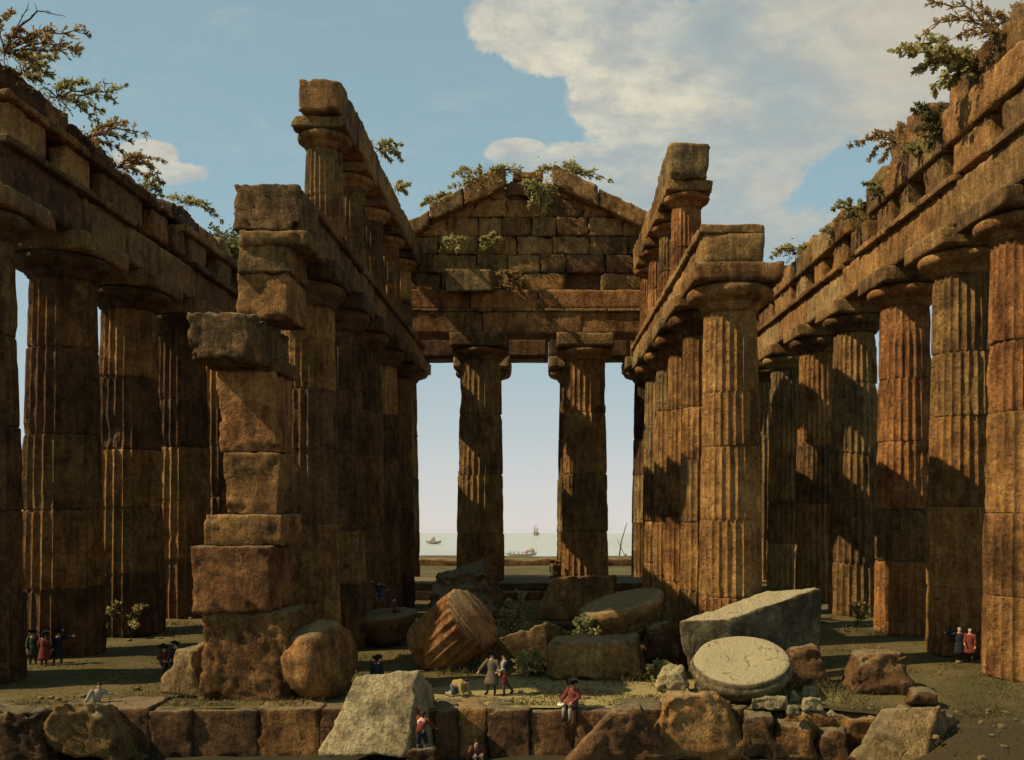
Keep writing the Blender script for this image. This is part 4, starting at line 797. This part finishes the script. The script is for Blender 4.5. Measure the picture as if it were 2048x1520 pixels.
g = G(752, 1392); person((g.x, g.y+.2, -.05), R(170), 'man in a dark coat and black hat partly hidden behind the huge pale slab', J_(), NAVY, .4, scale=.95)
person((P(760, 1206, 50).x, 49.7, P(760, 1213, 50).z), R(20), 'man in dark blue with raised arms standing on the upturned capital', J_(elL=(-.38, 0, 1.5), wrL=(-.48, -.1, 1.68), elR=(.36, 0, 1.3), wrR=(.45, -.1, 1.2), pelvis=(.05, .05, .9), chest=(-.05, -.1, 1.22), knL=(-.18, -.05, .5), anL=(-.25, 0, .09), toL=(-.3, -.14, .04), knR=(.2, 0, .5), anR=(.3, .0, .09), toR=(.36, -.14, .04)), NAVY, .2, breeches=BLUE, hat=None, scale=.85)
person((P(790, 1213, 50).x, 49.4, P(790, 1218, 50).z-.05), R(60), 'figure in red reclining on the upturned capital beside the man with raised arms', sit, DUSK, .2, hat=None, scale=.85, breeches=DUSK)
g = P(1105, 1150, 74.2); person((g.x, 73.9, 1.27), R(10), 'tiny man in dark coat, left one by the right gable column foot', J_(), BROWN, .5, scale=1.0)
g = P(1112, 1150, 74.2); person((g.x+.15, 74.1, 1.27), R(30), 'tiny man in reddish coat, right one by the right gable column foot', J_(), DUSK, .5, scale=.95)
person((P(952, 1505, 33.2).x, 33.2, -1.8), R(20), 'faint dark figure sitting low at the foot of the platform edge, bottom centre', dict(sit, knL=(-.12, -.35, .42), anL=(-.12, -.46, .08), toL=(-.12, -.58, .04), knR=(.13, -.35, .42), anR=(.16, -.5, .08), toR=(.17, -.62, .04)), DUSK, .15, hat=None)
# ---------------------------------------------------------------- boats
SZ = -30.0
def sea_pt(px, py): D = (H-SZ)*F/(py-HY); return P(px, py, D)
def hull(L, W, Hh, seg=12, up=.5):
    V, Fc = [], []
    for i in range(seg+1):
        t = i/seg*2-1; w = W*(1-abs(t)**2.4)+.02; sh = up*Hh*abs(t)**2.5
        for a, b in ((-1, 1), (-.85, .45), (-.35, 0), (.35, 0), (.85, .45), (1, 1)):
            V.append((t*L/2*(1 if b > .5 else .93), a*w/2, b*Hh+sh))
        for a, b in ((.82, 1), (.3, .35), (-.3, .35), (-.82, 1)): V.append((t*L/2*.95, a*w/2, b*Hh+sh))
    n = 10
    for i in range(seg):
        for s in range(n): s2 = (s+1) % n; Fc.append((i*n+s, i*n+s2, (i+1)*n+s2, (i+1)*n+s))
    Fc.append(tuple(range(n))); Fc.append(tuple(seg*n+s for s in range(n))[::-1]); return V, Fc
p = sea_pt(1043, 1113); Z0 = (0, 0, 0); px_m = p.y/F
e = empty('rowing_galley', p, 'low rowing boat with a pink stern awning and rowers, on the sea', 'boat')
L = 62*px_m; part('hull', hull(L, 3.6, 1.7), WOOD, e, Z0, False)
part('awning', join(tube([(L*.14, 0, 2.2), (L*.16, 0, 4.0), (L*.36, 0, 4.3), (L*.38, 0, 2.4)], [(1.4, 1.3), (1.5, 1.4), (1.5, 1.4), (1.4, 1.3)], 10)), AWN, e, Z0)
part('flag_staff', tube([(L*.48, 0, 2), (L*.50, 0, 8)], [.12, .08], 5), WOOD, e, Z0)
for i in range(4): part('oar', tube([(-L*.02+i*2.4-4, -1, 2.2), (-L*.02+i*2.4-5.5, -4.5, .2)], .1, 5), WOOD, e, Z0)
for i, (dx, m, lb) in enumerate([(-.36, WHITE, 'rower nearest the bow of the galley'), (-.24, YELLOW, 'standing rower in yellow on the galley'), (-.09, BLUE, 'rower in blue amidships on the galley'), (.03, WHITE, 'pale rower next to the awning of the galley')]):
    person((p.x+dx*L, p.y, SZ+1.3), R(60), lb, J_(wrL=(-.2, -.5, 1.2), wrR=(.2, -.5, 1.2), elL=(-.22, -.25, 1.2), elR=(.22, -.25, 1.2)), m, .2, hat=None, group='rowers on the galley', scale=1.4)
p = sea_pt(867, 1088); e = empty('sailing_boat', p, 'small pale sailing boat far out on the sea in the left opening', 'boat'); s = p.y/F
part('hull', hull(32*s, 5, 2.2), WOOD, e, Z0, False); part('mast', tube([(4*s, 0, 1), (2*s, 0, 16*s)], [.35, .2], 5), WOOD, e, Z0)
part('sail', hexa([(-9*s, -.1, 2), (4*s, -.1, 3), (4*s, .1, 3), (-9*s, .1, 2), (-1*s, -.1, 15*s), (2*s, -.1, 15.5*s), (2*s, .1, 15.5*s), (-1*s, .1, 15*s)], step=1.5, rr=.02, amp=.0), SAIL, e, Z0)
p = sea_pt(1072, 1071); e = empty('sailing_ship', p, 'distant hazy ship under narrow sails near the horizon in the middle opening', 'ship'); s = p.y/F
part('hull', hull(14*s, 4, 2.5), WOOD, e, Z0, False); part('mast', tube([(0, 0, 1), (0, 0, 26*s)], [.3, .15], 5), WOOD, e, Z0)
for x0, x1, z0_, z1_ in ((-5, -1, 4, 20), (.6, 4.2, 4, 17)):
    part('sail', hexa([(x0*s, -.1, z0_*s), (x1*s, -.1, z0_*s), (x1*s, .1, z0_*s), (x0*s, .1, z0_*s), ((x0+x1)/2*s-.5, -.1, z1_*s), ((x0+x1)/2*s+.5, -.1, z1_*s), ((x0+x1)/2*s+.5, .1, z1_*s), ((x0+x1)/2*s-.5, .1, z1_*s)], step=1.5, rr=.02, amp=0), SAIL, e, Z0)
p = sea_pt(1245, 1126); e = empty('moored_boat', p, 'boat with a dark leaning mast and crossed yard in the right opening', 'boat'); s = p.y/F
part('hull', hull(40*s, 3.6, 2.6), WOOD, e, Z0, False); part('mast', tube([(-8*s, 0, 1), (-2*s, 0, 45*s), (9*s, 0, 80*s)], [.45, .35, .18], 6), BARK, e, Z0); part('yard', tube([(-11*s, -.5, 48*s), (-2*s, -.5, 28*s), (8*s, -.5, 8*s)], [.14, .22, .16], 5), BARK, e, Z0)
person((p.x+6.5*s, p.y, SZ+2.4), 0, 'bluish figure standing in the boat with the leaning mast', J_(), BLUE, .5, group='boatmen', scale=1.9)
